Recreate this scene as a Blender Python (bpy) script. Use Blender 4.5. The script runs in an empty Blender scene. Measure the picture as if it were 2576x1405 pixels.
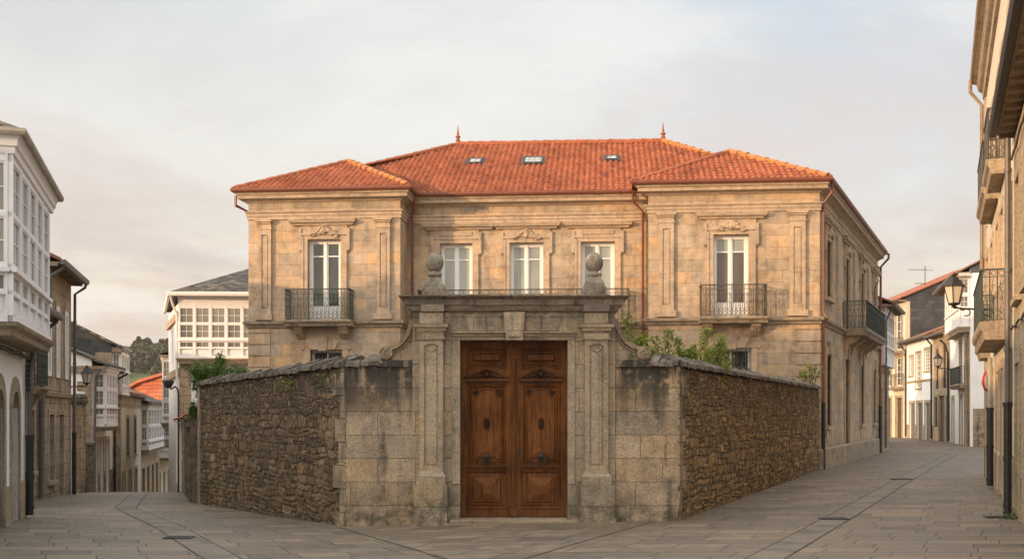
import bpy, bmesh, math, random
from mathutils import Vector, Matrix
from mathutils import noise as mnoise
random.seed(7)
R = random.Random(11)
SC = bpy.context.scene
COL = SC.collection
F, CX, HY, EYE = 2760.0, 1288.0, 1041.0, 1.75

# ------------------------------------------------------------------ helpers
def px(x, y, Z):
    "real point seen at photo position (x, y) at distance Z"
    return Vector(((x-CX)/F*Z, Z, EYE-(y-HY)/F*Z))

def sstep(a, b, x):
    t = min(1, max(0, (x-a)/(b-a))); return t*t*(3-2*t)

def gz(x, y):
    "height of the ground"
    w = 1-sstep(-5.0, 1.2, x)
    d = max(0.0, y-18.0)
    h = 0.12 + 0.03*min(d, 120) + 0.0015*max(0, min(y, 75)-26)**2
    if y > 75: h += 0.02*(min(y, 140)-75)
    return -w*h

ORG = {}
def tag(o, label=None, cat=None, group=None, kind=None):
    if label: o['label'] = label
    if cat: o['category'] = cat
    if group: o['group'] = group
    if kind: o['kind'] = kind
    return o

def thing(name, loc, label, cat, group=None):
    o = bpy.data.objects.new(name, None); COL.objects.link(o)
    o.empty_display_size = .2
    o.location = loc; ORG[o.name] = Vector(loc)
    return tag(o, label, cat, group)

class MB:
    def __init__(s): s.v = []; s.f = []
    def add(s, vs, fs):
        n = len(s.v); s.v += [Vector(v) for v in vs]; s.f += [tuple(i+n for i in f) for f in fs]
    def hexa(s, p):
        s.add(p, [(0,3,2,1),(4,5,6,7),(0,1,5,4),(1,2,6,5),(2,3,7,6),(3,0,4,7)])
    def box(s, x0,x1,y0,y1,z0,z1):
        s.hexa([(x0,y0,z0),(x1,y0,z0),(x1,y1,z0),(x0,y1,z0),(x0,y0,z1),(x1,y0,z1),(x1,y1,z1),(x0,y1,z1)])
    def fbox(s, fr, s0,s1,z0,z1,o0,o1, tp=0):
        w = fr.w
        s.hexa([w(s0,z0,o1),w(s1,z0,o1),w(s1,z0,o0),w(s0,z0,o0),w(s0+tp,z1,o1),w(s1-tp,z1,o1),w(s1-tp,z1,o0),w(s0+tp,z1,o0)])
    def quad(s, a,b,c,d): s.add([a,b,c,d], [(0,1,2,3)])
    def poly(s, pts): s.add(pts, [tuple(range(len(pts)))])
    def prism(s, pts, off):
        n = len(pts); off = Vector(off); a = [Vector(p) for p in pts]
        s.add(a+[p+off for p in a], [tuple(range(n)), tuple(range(2*n-1, n-1, -1))]+[(i,(i+1)%n,(i+1)%n+n,i+n) for i in range(n)])
    def fprism(s, fr, pts, o0, o1):
        s.prism([fr.w(a,b,o0) for a,b in pts], fr.n3*(o1-o0))
    def tube(s, pts, r, n=6, cap=True):
        pts = [Vector(p) for p in pts]; rings = []
        rs = r if isinstance(r, (list,tuple)) else [r]*len(pts)
        up = Vector((0,0,1)); last = None
        for i,p in enumerate(pts):
            d = (pts[min(i+1,len(pts)-1)]-pts[max(i-1,0)]).normalized()
            if last is None:
                a = up if abs(d.z) < .9 else Vector((1,0,0))
            else: a = last
            u = (a-d*a.dot(d)).normalized(); v = d.cross(u); last = u
            rings.append([p+(u*math.cos(t)+v*math.sin(t))*rs[i] for t in [2*math.pi*(k+.5)/n for k in range(n)]])
        vs = [q for g in rings for q in g]; fs = []
        for i in range(len(pts)-1):
            for k in range(n):
                fs.append((i*n+k, i*n+(k+1)%n, (i+1)*n+(k+1)%n, (i+1)*n+k))
        if cap: fs += [tuple(range(n))[::-1], tuple(range((len(pts)-1)*n, len(pts)*n))]
        s.add(vs, fs)
    def lathe(s, c, prof, n=20):
        vs = []; fs = []
        for r,z in prof:
            for k in range(n):
                t = 2*math.pi*k/n; vs.append((c[0]+r*math.cos(t), c[1]+r*math.sin(t), c[2]+z))
        m = len(prof)
        for i in range(m-1):
            for k in range(n): fs.append((i*n+k, i*n+(k+1)%n, (i+1)*n+(k+1)%n, (i+1)*n+k))
        fs += [tuple(range(n))[::-1], tuple(range((m-1)*n, m*n))]
        s.add(vs, fs)
    def sq(s, c, prof, rot=0):
        "square lathe: half widths and heights"
        s.lathe4(c, prof, rot)
    def lathe4(s, c, prof, rot=0):
        vs = []; fs = []
        for r,z in prof:
            for k in range(4):
                t = rot+math.pi/4+math.pi/2*k; q = r*math.sqrt(2); vs.append((c[0]+q*math.cos(t), c[1]+q*math.sin(t), c[2]+z))
        m = len(prof)
        for i in range(m-1):
            for k in range(4): fs.append((i*4+k, i*4+(k+1)%4, (i+1)*4+(k+1)%4, (i+1)*4+k))
        fs += [(3,2,1,0), tuple(range((m-1)*4, m*4))]
        s.add(vs, fs)
    def ball(s, c, r, n=8, sc=(1,1,1)):
        c = Vector(c); vs = [c+Vector((0,0,-r*sc[2]))]; m = max(3, n//2)
        for i in range(1, m):
            ph = -math.pi/2+math.pi*i/m
            for k in range(n):
                t = 2*math.pi*k/n; vs.append(c+Vector((r*sc[0]*math.cos(ph)*math.cos(t), r*sc[1]*math.cos(ph)*math.sin(t), r*sc[2]*math.sin(ph))))
        vs.append(c+Vector((0,0,r*sc[2]))); L = len(vs)-1; fs = []
        for k in range(n): fs.append((0, 1+(k+1)%n, 1+k))
        for i in range(m-2):
            for k in range(n): fs.append((1+i*n+k, 1+i*n+(k+1)%n, 1+(i+1)*n+(k+1)%n, 1+(i+1)*n+k))
        for k in range(n): fs.append((1+(m-2)*n+k, 1+(m-2)*n+(k+1)%n, L))
        s.add(vs, fs)
    def sweep(s, path, prof, closed=False):
        "profile (out, z) swept along a plan path; out is to the right of the path"
        P2 = [Vector((p[0],p[1])) for p in path]; n = len(P2); rings = []
        for i in range(n):
            if closed: a = P2[i]-P2[i-1]; b = P2[(i+1)%n]-P2[i]
            else:
                a = P2[i]-P2[i-1] if i else P2[1]-P2[0]
                b = P2[i+1]-P2[i] if i < n-1 else a
                if i == 0: a = b
            a = a.normalized(); b = b.normalized()
            n1 = Vector((a.y,-a.x)); n2 = Vector((b.y,-b.x)); m = (n1+n2)/max(.15, 1+n1.dot(n2))
            rings.append([(P2[i].x+m.x*o, P2[i].y+m.y*o, z) for o,z in prof])
        k = len(prof); vs = [q for g in rings for q in g]; fs = []
        for i in range(n if closed else n-1):
            j = (i+1) % n
            for q in range(k):
                r = (q+1) % k
                fs.append((i*k+q, i*k+r, j*k+r, j*k+q))
        if not closed: fs += [tuple(range(k)), tuple(range((n-1)*k, n*k))[::-1]]
        s.add(vs, fs)
    def build(s, name, mat, parent=None, smooth=False, label=None, cat=None, group=None, kind=None, loc=None):
        me = bpy.data.meshes.new(name)
        if parent is not None: o0 = ORG[parent.name]
        elif loc is not None: o0 = Vector(loc)
        else: o0 = Vector((0,0,0))
        me.from_pydata([tuple(v) for v in s.v], [], s.f)
        uv = me.uv_layers.new(name='UVMap'); data = uv.data
        V = s.v
        for p in me.polygons:
            nn = p.normal
            if abs(nn.z) > .985: t = Vector((1,0,0)); b = Vector((0,1,0))
            else: t = Vector((-nn.y, nn.x, 0)).normalized(); b = nn.cross(t)
            if t.dot(Vector((.3,.95,0))) < 0 and abs(t.x) < .2: pass
            for li in p.loop_indices:
                q = V[me.loops[li].vertex_index]; data[li].uv = (q.dot(t), q.dot(b))
        if o0.length: me.transform(Matrix.Translation(-o0))
        if isinstance(mat, (list,tuple)):
            for m in mat: me.materials.append(m)
        else: me.materials.append(mat)
        if smooth:
            me.polygons.foreach_set('use_smooth', [True]*len(me.polygons))
            if hasattr(me, 'set_sharp_from_angle') and smooth != 2: me.set_sharp_from_angle(angle=math.radians(40))
        me.update()
        o = bpy.data.objects.new(name, me); COL.objects.link(o)
        ORG[o.name] = o0
        if parent is not None: o.parent = parent
        else: o.location = o0
        return tag(o, label, cat, group, kind)

class Fr:
    "a wall plane: s runs along it, z up, o outwards (to the right of p0->p1)"
    def __init__(s, p0, p1):
        s.p = Vector((p0[0],p0[1])); q = Vector((p1[0],p1[1])); s.L = (q-s.p).length; s.d = (q-s.p)/s.L
        s.n = Vector((s.d.y,-s.d.x)); s.n3 = Vector((s.n.x,s.n.y,0)); s.d3 = Vector((s.d.x,s.d.y,0)); s.p1 = q
    def w(s, a, z, o=0):
        return Vector((s.p.x+s.d.x*a+s.n.x*o, s.p.y+s.d.y*a+s.n.y*o, z))
    def xy(s, a, o=0): q = s.w(a,0,o); return (q.x,q.y)
    def s(s_, X, o=0):
        k = (X-CX)/F; p = s_.p+s_.n*o
        return (k*p.y-p.x)/(s_.d.x-k*s_.d.y)
    def z(s_, Y, a, o=0):
        return EYE-(Y-HY)/F*s_.w(a,0,o).y
    def off(s_, o): return Fr(s_.xy(0,o), s_.xy(s_.L,o))

def dup(root, loc, rotz, label=None, group=None):
    r = root.copy(); COL.objects.link(r); r.location = loc; r.rotation_euler = (0,0,rotz)
    if label: r['label'] = label
    if group: r['group'] = group
    for ch in list(root.children):
        c = ch.copy(); COL.objects.link(c); c.parent = r
        for g in list(ch.children):
            d = g.copy(); COL.objects.link(d); d.parent = c
    return r

# ------------------------------------------------------------------ materials
def srgb(r, g, b):
    f = lambda c: ((c/255+.055)/1.055)**2.4 if c > 10 else c/255/12.92
    return (f(r), f(g), f(b), 1)
class NT:
    def __init__(s, name):
        s.m = bpy.data.materials.new(name); s.m.use_nodes = True; s.t = s.m.node_tree; s.t.nodes.clear()
        s.out = s.t.nodes.new('ShaderNodeOutputMaterial')
    def n(s, typ, props=None, **ins):
        nd = s.t.nodes.new('ShaderNode'+typ)
        for k,v in (props or {}).items(): setattr(nd, k, v)
        for k,v in ins.items():
            key = int(k[1:]) if k[0] == '_' and k[1:].isdigit() else k.replace('_',' ')
            s.set(nd.inputs[key], v)
        return nd
    def set(s, sock, v):
        if isinstance(v, bpy.types.NodeSocket): s.t.links.new(v, sock)
        elif isinstance(v, bpy.types.Node): s.t.links.new(v.outputs[0], sock)
        else:
            if hasattr(sock.default_value, '__len__') and isinstance(v, (int,float)): v = [v]*len(sock.default_value)
            if hasattr(sock.default_value, '__len__') and len(v) == 3 and len(sock.default_value) == 4: v = (*v, 1)
            if hasattr(sock.default_value, '__len__') and len(v) == 4 and len(sock.default_value) == 3: v = v[:3]
            sock.default_value = v
    def math(s, op, a, b=0.0, c=None, clamp=False):
        nd = s.n('Math', {'operation': op, 'use_clamp': clamp}); s.set(nd.inputs[0], a); s.set(nd.inputs[1], b)
        if c is not None: s.set(nd.inputs[2], c)
        return nd.outputs[0]
    def mix(s, f, a, b, mode='MIX'):
        nd = s.n('Mix', {'data_type':'RGBA', 'blend_type':mode}); s.set(nd.inputs[0], f); s.set(nd.inputs[6], a); s.set(nd.inputs[7], b)
        return nd.outputs[2]
    def rng(s, v, a, b, c=0.0, d=1.0):
        nd = s.n('MapRange', {'interpolation_type':'SMOOTHSTEP'} , Value=v); 
        for i,q in zip((1,2,3,4), (a,b,c,d)): nd.inputs[i].default_value = q
        return nd.outputs[0]
    def ramp(s, f, stops, interp='LINEAR'):
        nd = s.n('ValToRGB', None, Fac=f); cr = nd.color_ramp; cr.interpolation = interp
        while len(cr.elements) < len(stops): cr.elements.new(.5)
        for e,(p,c) in zip(cr.elements, stops): e.position = p; e.color = c if len(c) == 4 else (*c, 1)
        return nd.outputs[0]
    def uv(s, su=1, sv=1, ou=0, ov=0):
        u = s.n('UVMap'); m = s.n('Mapping', None, Vector=u.outputs[0]); m.inputs[1].default_value = (ou,ov,0); m.inputs[3].default_value = (su,sv,1)
        return m.outputs[0]
    def obj(s, sc=1, v=None):
        t = s.n('TexCoord'); m = s.n('Mapping', None, Vector=t.outputs[3]); m.inputs[3].default_value = v or (sc,sc,sc); return m.outputs[0]
    def noise(s, vec, scale, detail=4, rough=.55, dist=0.0):
        return s.n('TexNoise', None, Vector=vec, Scale=scale, Detail=detail, Roughness=rough, Distortion=dist).outputs[0]
    def bsdf(s, col, rough=.8, spec=.3, bump=None, bs=.3, bd=.02, metal=0.0, **kw):
        b = s.n('BsdfPrincipled'); s.set(b.inputs['Base Color'], col); s.set(b.inputs['Roughness'], rough)
        s.set(b.inputs['Specular IOR Level'], spec); s.set(b.inputs['Metallic'], metal)
        for k,v in kw.items(): s.set(b.inputs[k.replace('_',' ')], v)
        if bump is not None:
            bn = s.n('Bump', None, Strength=bs, Distance=bd, Height=bump); s.t.links.new(bn.outputs[0], b.inputs['Normal'])
        s.t.links.new(b.outputs[0], s.out.inputs[0]); return s.m

def ashlar(name, tints, bw=.75, bh=.38, mort=.007, mcol=(.07,.06,.045), ov=0.0, ou=0.0, stain=0.0, top=None, base=None, grain=.25, scol=(.045,.042,.036), blockvar=1.0, streak=.5):
    t = NT(name); uv = t.uv(1,1,ou,ov)
    wob = t.n('TexNoise', None, Vector=uv, Scale=1.3, Detail=2.0)
    sub = t.n('VectorMath', {'operation':'SUBTRACT'}); t.set(sub.inputs[0], wob.outputs[1]); sub.inputs[1].default_value = (.5,.5,.5)
    sc = t.n('VectorMath', {'operation':'SCALE'}); t.set(sc.inputs[0], sub.outputs[0]); sc.inputs['Scale'].default_value = .022
    ad = t.n('VectorMath', {'operation':'ADD'}); t.set(ad.inputs[0], uv); t.set(ad.inputs[1], sc.outputs[0])
    def brick(w, off, sq, sqf):
        b = t.n('TexBrick', None, Vector=ad.outputs[0], Color1=(0,0,0,1), Color2=(1,1,1,1), Mortar=(.5,.5,.5,1), Scale=1.0)
        b.inputs['Mortar Size'].default_value = mort; b.inputs['Mortar Smooth'].default_value = .4
        b.inputs['Brick Width'].default_value = w; b.inputs['Row Height'].default_value = bh
        b.offset = off; b.squash = sq; b.squash_frequency = sqf; b.offset_frequency = 2
        return b
    b = brick(bw, .43, 1.55, 3)
    col = t.ramp(b.outputs[0], [(i/(len(tints)-1), c) for i,c in enumerate(tints)])
    avg = [sum(c[i] for c in tints)/len(tints) for i in range(3)]
    if blockvar < 1: col = t.mix(1-blockvar, col, (*avg,1))
    big = t.noise(uv, .55, 4, .6); fine = t.noise(uv, 26, 4, .75); mid = t.noise(uv, 5, 5, .65)
    col = t.mix(1.0, col, t.ramp(big, [(.3,(.84,.83,.81)),(.55,(1,1,1)),(.75,(1.10,1.05,.97))]), 'MULTIPLY')
    col = t.mix(1.0, col, t.ramp(mid, [(.25,(.72,.72,.73)),(.5,(1,1,1)),(.8,(1.16,1.14,1.1))]), 'MULTIPLY')
    col = t.mix(grain, col, t.ramp(fine, [(.35,(.3,.3,.3)),(.5,(1,1,1)),(.66,(1.55,1.5,1.45))]), 'MULTIPLY')
    col = t.mix(t.math('MULTIPLY', b.outputs[1], .8), col, (*mcol,1))
    sep = t.n('SeparateXYZ', None, Vector=t.uv()); v = sep.outputs[1]
    st = t.noise(t.uv(2.2,.28), 1.0, 6, .68); sp = t.noise(t.uv(), 3.2, 6, .7)
    blot = t.noise(t.uv(1,1,3.7,1.1), 1.6, 5, .65); col = t.mix(1.0, col, t.ramp(blot, [(.3,(.72,.72,.74)),(.5,(1,1,1)),(.7,(1.14,1.08,.98))]), 'MULTIPLY')
    if stain: 
        f = t.math('MULTIPLY', t.rng(st, .47, .66), t.rng(sp, .38, .58)); col = t.mix(t.math('MULTIPLY', f, stain), col, (*scol,1))
    if top:
        z0,z1,k = top; f = t.math('MULTIPLY', t.rng(v, z0, z1), t.rng(st, .38, .52)); f = t.math('MULTIPLY', f, t.rng(sp, .3, .5)); col = t.mix(t.math('MULTIPLY', f, k), col, (*scol,1))
    if base:
        z0,z1,k = base; f = t.math('MULTIPLY', t.rng(v, z0, z1, 1.0, 0.0), t.rng(sp, .36, .62)); col = t.mix(t.math('MULTIPLY', f, k), col, (.055,.055,.035,1))
    h = t.math('ADD', t.math('MULTIPLY', b.outputs[1], -1.2), t.math('ADD', t.math('MULTIPLY', fine, .5), t.math('MULTIPLY', mid, .8)))
    h = t.math('ADD', h, t.math('MULTIPLY', b.outputs[0], .3))
    return t.bsdf(col, .88, .25, h, .55, .018)

def plain(name, col, rough=.7, var=.15, scale=3, bump=.15, spec=.3, stain=0.0, fine=30, scol=(.08,.075,.06), metal=0.0, streak=False):
    t = NT(name); co = t.obj(1)
    n1 = t.noise(co, scale, 5, .6); n2 = t.noise(co, fine, 3, .6)
    c = t.mix(1.0, (*col,1), t.ramp(n1, [(.25,(1-var*1.6,)*3),(.5,(1,1,1)),(.8,(1+var,)*3)]), 'MULTIPLY')
    c = t.mix(.5, c, t.ramp(n2, [(.3,(1-var,)*3),(.7,(1+var,)*3)]), 'MULTIPLY')
    if stain:
        s1 = t.noise(t.obj(v=(2.5,2.5,.45)) if streak else co, 1.4, 6, .72)
        c = t.mix(t.math('MULTIPLY', t.rng(s1, .5, .72), stain), c, (*scol,1))
    return t.bsdf(c, rough, spec, t.math('ADD', n2, n1), bump, .01, metal)

M = {}
warm = [(0.377,0.304,0.226),(0.482,0.376,0.272),(0.545,0.397,0.256),(0.440,0.356,0.272),(0.565,0.381,0.221),(0.387,0.314,0.241),(0.514,0.412,0.308)]
M['mans'] = ashlar('mansion_granite', warm, .95, .37, .004, mcol=(.17,.13,.085), ov=.02, stain=.45, base=(.2,1.0,.5), grain=.3, blockvar=.92)
M['mtrim'] = ashlar('mansion_trim_stone', [(0.460,0.355,0.257),(0.510,0.390,0.278),(0.490,0.380,0.278)], 1.5, 3.1, .004, stain=.35, grain=.3)
M['mdirty'] = ashlar('weathered_ledge_stone', [(.30,.245,.18),(.36,.285,.205),(.33,.27,.20)], 1.3, 3.1, .005, stain=.85, grain=.35)
M['gate'] = ashlar('gate_granite', [(0.360,0.304,0.230),(0.310,0.257,0.191),(0.400,0.323,0.230),(0.335,0.284,0.221),(0.430,0.319,0.184),(0.350,0.284,0.216)], 1.1, .385, .006, ov=.13, stain=.4, base=(.1,.75,.75), grain=.5, top=(2.9,3.5,.6))
M['gwing'] = ashlar('gate_wing_granite', [(0.330,0.270,0.198),(0.450,0.358,0.258),(0.375,0.289,0.202),(0.440,0.328,0.202),(0.410,0.333,0.244),(0.300,0.245,0.184),(0.380,0.284,0.184)], .78, .385, .006, ov=.13, ou=.31, stain=.85, top=(1.3,2.5,.97), base=(-.1,.6,.9), grain=.55)
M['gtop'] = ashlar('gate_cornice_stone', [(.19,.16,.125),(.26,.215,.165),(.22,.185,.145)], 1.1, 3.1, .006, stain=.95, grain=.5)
M['gsoft'] = ashlar('gate_moulding_stone', [(0.339,0.277,0.201),(0.373,0.306,0.218),(0.359,0.282,0.197)], 1.6, 3.1, .004, stain=.6, grain=.5)
M['finial'] = plain('lichen_granite', (.24,.205,.16), .9, .5, 5, .7, stain=.85, scol=(.06,.058,.05))
M['cope'] = plain('coping_slabs', (.145,.12,.095), .9, .6, 4, .7, stain=.9, scol=(.05,.05,.042), fine=14)
M['lstone'] = ashlar('left_street_granite', [(.33,.265,.19),(.40,.31,.215),(.36,.285,.205),(.44,.34,.235)], .62, .34, .009, mcol=(.05,.042,.033), stain=.85, base=(-1.2,.9,.8), grain=.5)
M['fstone'] = ashlar('far_granite', [(.38,.31,.22),(.45,.355,.25),(.41,.33,.23)], .7, .36, .008, stain=.4, grain=.3)
M['white'] = plain('white_render', (.86,.845,.82), .85, .05, 1.2, .1, stain=.22, scol=(.42,.40,.36), streak=True)
M['cream'] = plain('cream_render', (.62,.54,.42), .85, .07, 1.2, .1, stain=.3, scol=(.33,.29,.22), streak=True)
M['wood'] = plain('white_painted_wood', (.82,.80,.79), .5, .04, 2, .05, stain=.12, scol=(.45,.43,.4))
M['woodlt'] = plain('white_window_paint', (.78,.77,.75), .45, .03, 2, .04)
M['slate'] = None
M['iron'] = plain('green_black_iron', (.045,.062,.05), .5, .35, 6, .3, spec=.5)
M['rust'] = plain('grey_brown_iron', (.085,.078,.06), .6, .5, 5, .3, stain=.4, scol=(.12,.06,.03))
M['pipe'] = plain('red_brown_painted_zinc', (.20,.062,.034), .45, .15, 4, .1, spec=.5)
M['pipegrey'] = plain('grey_painted_pipe', (.115,.105,.095), .5, .2, 4, .1, spec=.5)
M['black'] = plain('black_cast_iron', (.02,.019,.018), .55, .3, 5, .2, spec=.5)
M['eave'] = plain('brown_eave_boards', (.27,.195,.125), .8, .3, 3, .2)
M['eavelt'] = plain('grey_eave_boards', (.40,.36,.30), .8, .2, 3, .2, stain=.3)
M['brownwood'] = plain('dark_door_wood', (.10,.065,.04), .6, .3, 3, .2)
M['greydoor'] = plain('grey_brown_shutter', (.17,.145,.115), .7, .25, 3, .2)

def glass(name, col, stripes=.0, rough=.04, spec=.7):
    t = NT(name); w = t.n('TexWave', {'bands_direction':'X'}, Vector=t.uv(9,.2), Scale=1.0, Distortion=1.5)
    n = t.noise(t.uv(1,.45), .9, 2)
    c = t.mix(stripes, (*col,1), t.ramp(w.outputs[1], [(.1,(.45,.45,.45)),(.9,(1.2,1.2,1.2))]), 'MULTIPLY')
    c = t.mix(1.0, c, t.ramp(n, [(.35,(.58,.6,.6)),(.52,(.95,.95,.95)),(.65,(1.2,1.18,1.12))]), 'MULTIPLY')
    return t.bsdf(c, rough, spec, t.noise(t.uv(), 2.0, 1), .04, .02, IOR=1.45)
M['gpale'] = glass('pane_blind_sky_reflection', (.34,.365,.335), .2)  # pale base colour holds both the curtain and the reflected sky
M['gdim'] = glass('pane_over_grey_curtain', (.05,.06,.057), .8)
M['gbrown'] = glass('pane_over_brown_curtain', (.13,.10,.08), .85)
M['ggal'] = glass('gallery_pane', (.25,.24,.21), .15)
M['gdark'] = glass('dark_pane', (.03,.035,.04), 0)

def slate():
    t = NT('slate_roof'); uv = t.uv()
    b = t.n('TexBrick', None, Vector=uv, Color1=(0,0,0,1), Color2=(1,1,1,1), Mortar=(0,0,0,1), Scale=1.0)
    for k,v in (('Mortar Size',.012),('Mortar Smooth',.2),('Brick Width',.27),('Row Height',.17)): b.inputs[k].default_value = v
    c = t.ramp(b.outputs[0], [(0,(.035,.032,.031)),(.4,(.075,.067,.06)),(.75,(.135,.115,.095)),(1,(.21,.16,.12))])
    n = t.noise(uv, 1.2, 5); c = t.mix(1.0, c, t.ramp(n, [(.3,(.7,.7,.7)),(.7,(1.3,1.25,1.15))]), 'MULTIPLY')
    c = t.mix(b.outputs[1], c, (.02,.02,.02,1))
    w = t.n('SeparateXYZ', None, Vector=uv); saw = t.math('FRACT', t.math('DIVIDE', w.outputs[1], .17))
    h = t.math('ADD', t.math('MULTIPLY', saw, -1.0), t.math('ADD', t.math('MULTIPLY', b.outputs[1], -.7), t.math('MULTIPLY', b.outputs[0], .5)))
    return t.bsdf(c, .75, .25, h, 1.0, .05)
M['slate'] = slate()
def slatewall():
    t = NT('slate_hung_wall'); uv = t.uv()
    b = t.n('TexBrick', None, Vector=uv, Color1=(0,0,0,1), Color2=(1,1,1,1), Mortar=(0,0,0,1), Scale=1.0)
    for k,v in (('Mortar Size',.01),('Mortar Smooth',.2),('Brick Width',.5),('Row Height',.3)): b.inputs[k].default_value = v
    c = t.ramp(b.outputs[0], [(0,(.05,.053,.06)),(1,(.085,.087,.092))])
    n = t.noise(uv, .8, 5); c = t.mix(1.0, c, t.ramp(n, [(.3,(.75,.75,.75)),(.7,(1.35,1.3,1.2))]), 'MULTIPLY')
    c = t.mix(t.math('MULTIPLY', b.outputs[1], .6), c, (.03,.03,.03,1))
    return t.bsdf(c, .7, .3, b.outputs[1], -.3, .01)
M['slatewall'] = slatewall()
def tile(name, cols, cw=.195, rh=.31):
    t = NT(name); uv = t.n('UVMap').outputs[0]; s = t.n('SeparateXYZ', None, Vector=uv)
    cu = t.math('FLOOR', t.math('DIVIDE', s.outputs[0], cw)); cv = t.math('FLOOR', t.math('DIVIDE', s.outputs[1], rh))
    cb = t.n('CombineXYZ', None, X=cu, Y=cv); wn = t.n('TexWhiteNoise', {'noise_dimensions':'2D'}, Vector=cb.outputs[0])
    c = t.ramp(wn.outputs[0], [(i/(len(cols)-1), q) for i,q in enumerate(cols)])
    n = t.noise(t.obj(1), 1.0, 5, .6); f = t.noise(t.obj(1), 18, 4, .6)
    c = t.mix(1.0, c, t.ramp(n, [(.3,(.68,.66,.64)),(.5,(.95,.95,.95)),(.68,(1.10,1.07,1.02))]), 'MULTIPLY')
    c = t.mix(.5, c, t.ramp(f, [(.3,(.7,.68,.65)),(.7,(1.2,1.2,1.2))]), 'MULTIPLY')
    l = t.noise(t.obj(1), 5, 6, .75); c = t.mix(t.math('MULTIPLY', t.rng(l, .55, .68), .5), c, (.11,.075,.05,1)); l2 = t.noise(t.obj(v=(2.3,2.3,9)), 2.0, 5, .7); c = t.mix(t.math('MULTIPLY', t.rng(l2, .6, .7), .35), c, (.40,.30,.16,1))
    return t.bsdf(c, .75, .3, f, .3, .01)
M['tile'] = tile('clay_roof_tiles', [(0.289,0.090,0.051),(0.379,0.128,0.071),(0.433,0.162,0.090),(0.334,0.107,0.058),(0.406,0.142,0.073)])
M['tileold'] = tile('old_clay_tiles', [(.2,.1,.06),(.28,.13,.075),(.34,.17,.1),(.16,.1,.07)])
M['ridge'] = plain('clay_ridge_tiles', (.36,.12,.055), .75, .3, 4, .2, stain=.4, scol=(.14,.08,.045))
M['ochre'] = plain('sunlit_ochre_ridge_tiles', (.40,.165,.055), .7, .3, 4, .2, stain=.3, scol=(.45,.16,.05))  # sunlit yellow of three hips, put into the tile colour
M['redclad'] = None
def redclad():
    t = NT('red_brick_cladding'); b = t.n('TexBrick', None, Vector=t.uv(), Color1=(.36,.10,.055,1), Color2=(.5,.17,.09,1), Mortar=(.2,.07,.05,1), Scale=1.0)
    for k,v in (('Mortar Size',.03),('Brick Width',.9),('Row Height',.28)): b.inputs[k].default_value = v
    return t.bsdf(b.outputs[0], .85, .2, b.outputs[1], -.4, .02)
M['redclad'] = redclad()

def rubble(name, tints, top=None, base=None):
    "stones: each carries its own random pair in the second uv layer"
    t = NT(name); uv0 = t.uv(); r2 = t.n('UVMap', {'uv_map':'stone'}); rnd = t.n('SeparateXYZ', None, Vector=r2.outputs[0])
    col = t.ramp(rnd.outputs[0], [(i/(len(tints)-1), c) for i,c in enumerate(tints)])
    nz = t.noise(uv0, 9, 6, .7); fine = t.noise(uv0, 38, 3, .7); big = t.noise(uv0, .6, 4, .6)
    col = t.mix(1.0, col, t.ramp(rnd.outputs[1], [(0,(.6,.6,.62)),(.5,(1,1,1)),(1,(1.3,1.25,1.15))]), 'MULTIPLY')
    col = t.mix(1.0, col, t.ramp(nz, [(.3,(.62,.62,.62)),(.5,(1,1,1)),(.75,(1.3,1.28,1.2))]), 'MULTIPLY')
    col = t.mix(.6, col, t.ramp(fine, [(.35,(.6,.6,.6)),(.65,(1.4,1.4,1.4))]), 'MULTIPLY')
    col = t.mix(1.0, col, t.ramp(big, [(.3,(.72,.72,.74)),(.7,(1.22,1.14,1.02))]), 'MULTIPLY')
    v = t.n('SeparateXYZ', None, Vector=uv0).outputs[1]
    st = t.noise(t.uv(2.6,.32), 1.0, 6, .7); sp = t.noise(t.uv(), 2.6, 6, .7)
    if top:
        z0,z1,k = top; f = t.math('MULTIPLY', t.rng(v, z0, z1), t.rng(st, .36, .54)); col = t.mix(t.math('MULTIPLY', f, k), col, (.04,.033,.028,1))
    if base:
        z0,z1,k = base; f = t.math('MULTIPLY', t.rng(v, z0, z1, 1.0, 0.0), t.rng(sp, .36, .6)); col = t.mix(t.math('MULTIPLY', f, k), col, (.045,.05,.025,1))
    g = t.rng(sp, .6, .72); col = t.mix(t.math('MULTIPLY', t.rng(t.noise(t.uv(), 1.5, 6, .72), .5, .66), .55), col, (.05,.044,.034,1)); col = t.mix(t.math('MULTIPLY', g, .5), col, (.055,.065,.03,1))
    return t.bsdf(col, .92, .2, t.math('ADD', fine, t.math('MULTIPLY', nz, 2.0)), .5, .015)
M['rubl'] = rubble('rubble_grey', [(0.192,0.148,0.104),(0.250,0.192,0.134),(0.301,0.231,0.156),(0.217,0.163,0.111),(0.293,0.200,0.118)], top=(.7,2.3,.85), base=(-.3,.6,.85))
M['rubr'] = rubble('rubble_ochre', [(0.242,0.171,0.100),(0.318,0.224,0.126),(0.384,0.274,0.159),(0.275,0.195,0.115),(0.367,0.239,0.118)], top=(1.2,2.4,.85), base=(0,.5,.6))
M['rubm'] = rubble('rubble_mossy', [(.21,.18,.125),(.3,.25,.17),(.25,.21,.145)], top=(.3,1.7,.7), base=(-1.2,.6,.8))
M['grate'] = plain('worn_cast_iron', (.055,.052,.048), .6, .3, 6, .2, spec=.5)
M['mortar'] = plain('dark_earth_mortar', (.155,.125,.092), .95, .5, 7, .9, stain=.75, scol=(.045,.04,.03), streak=True)

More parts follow.
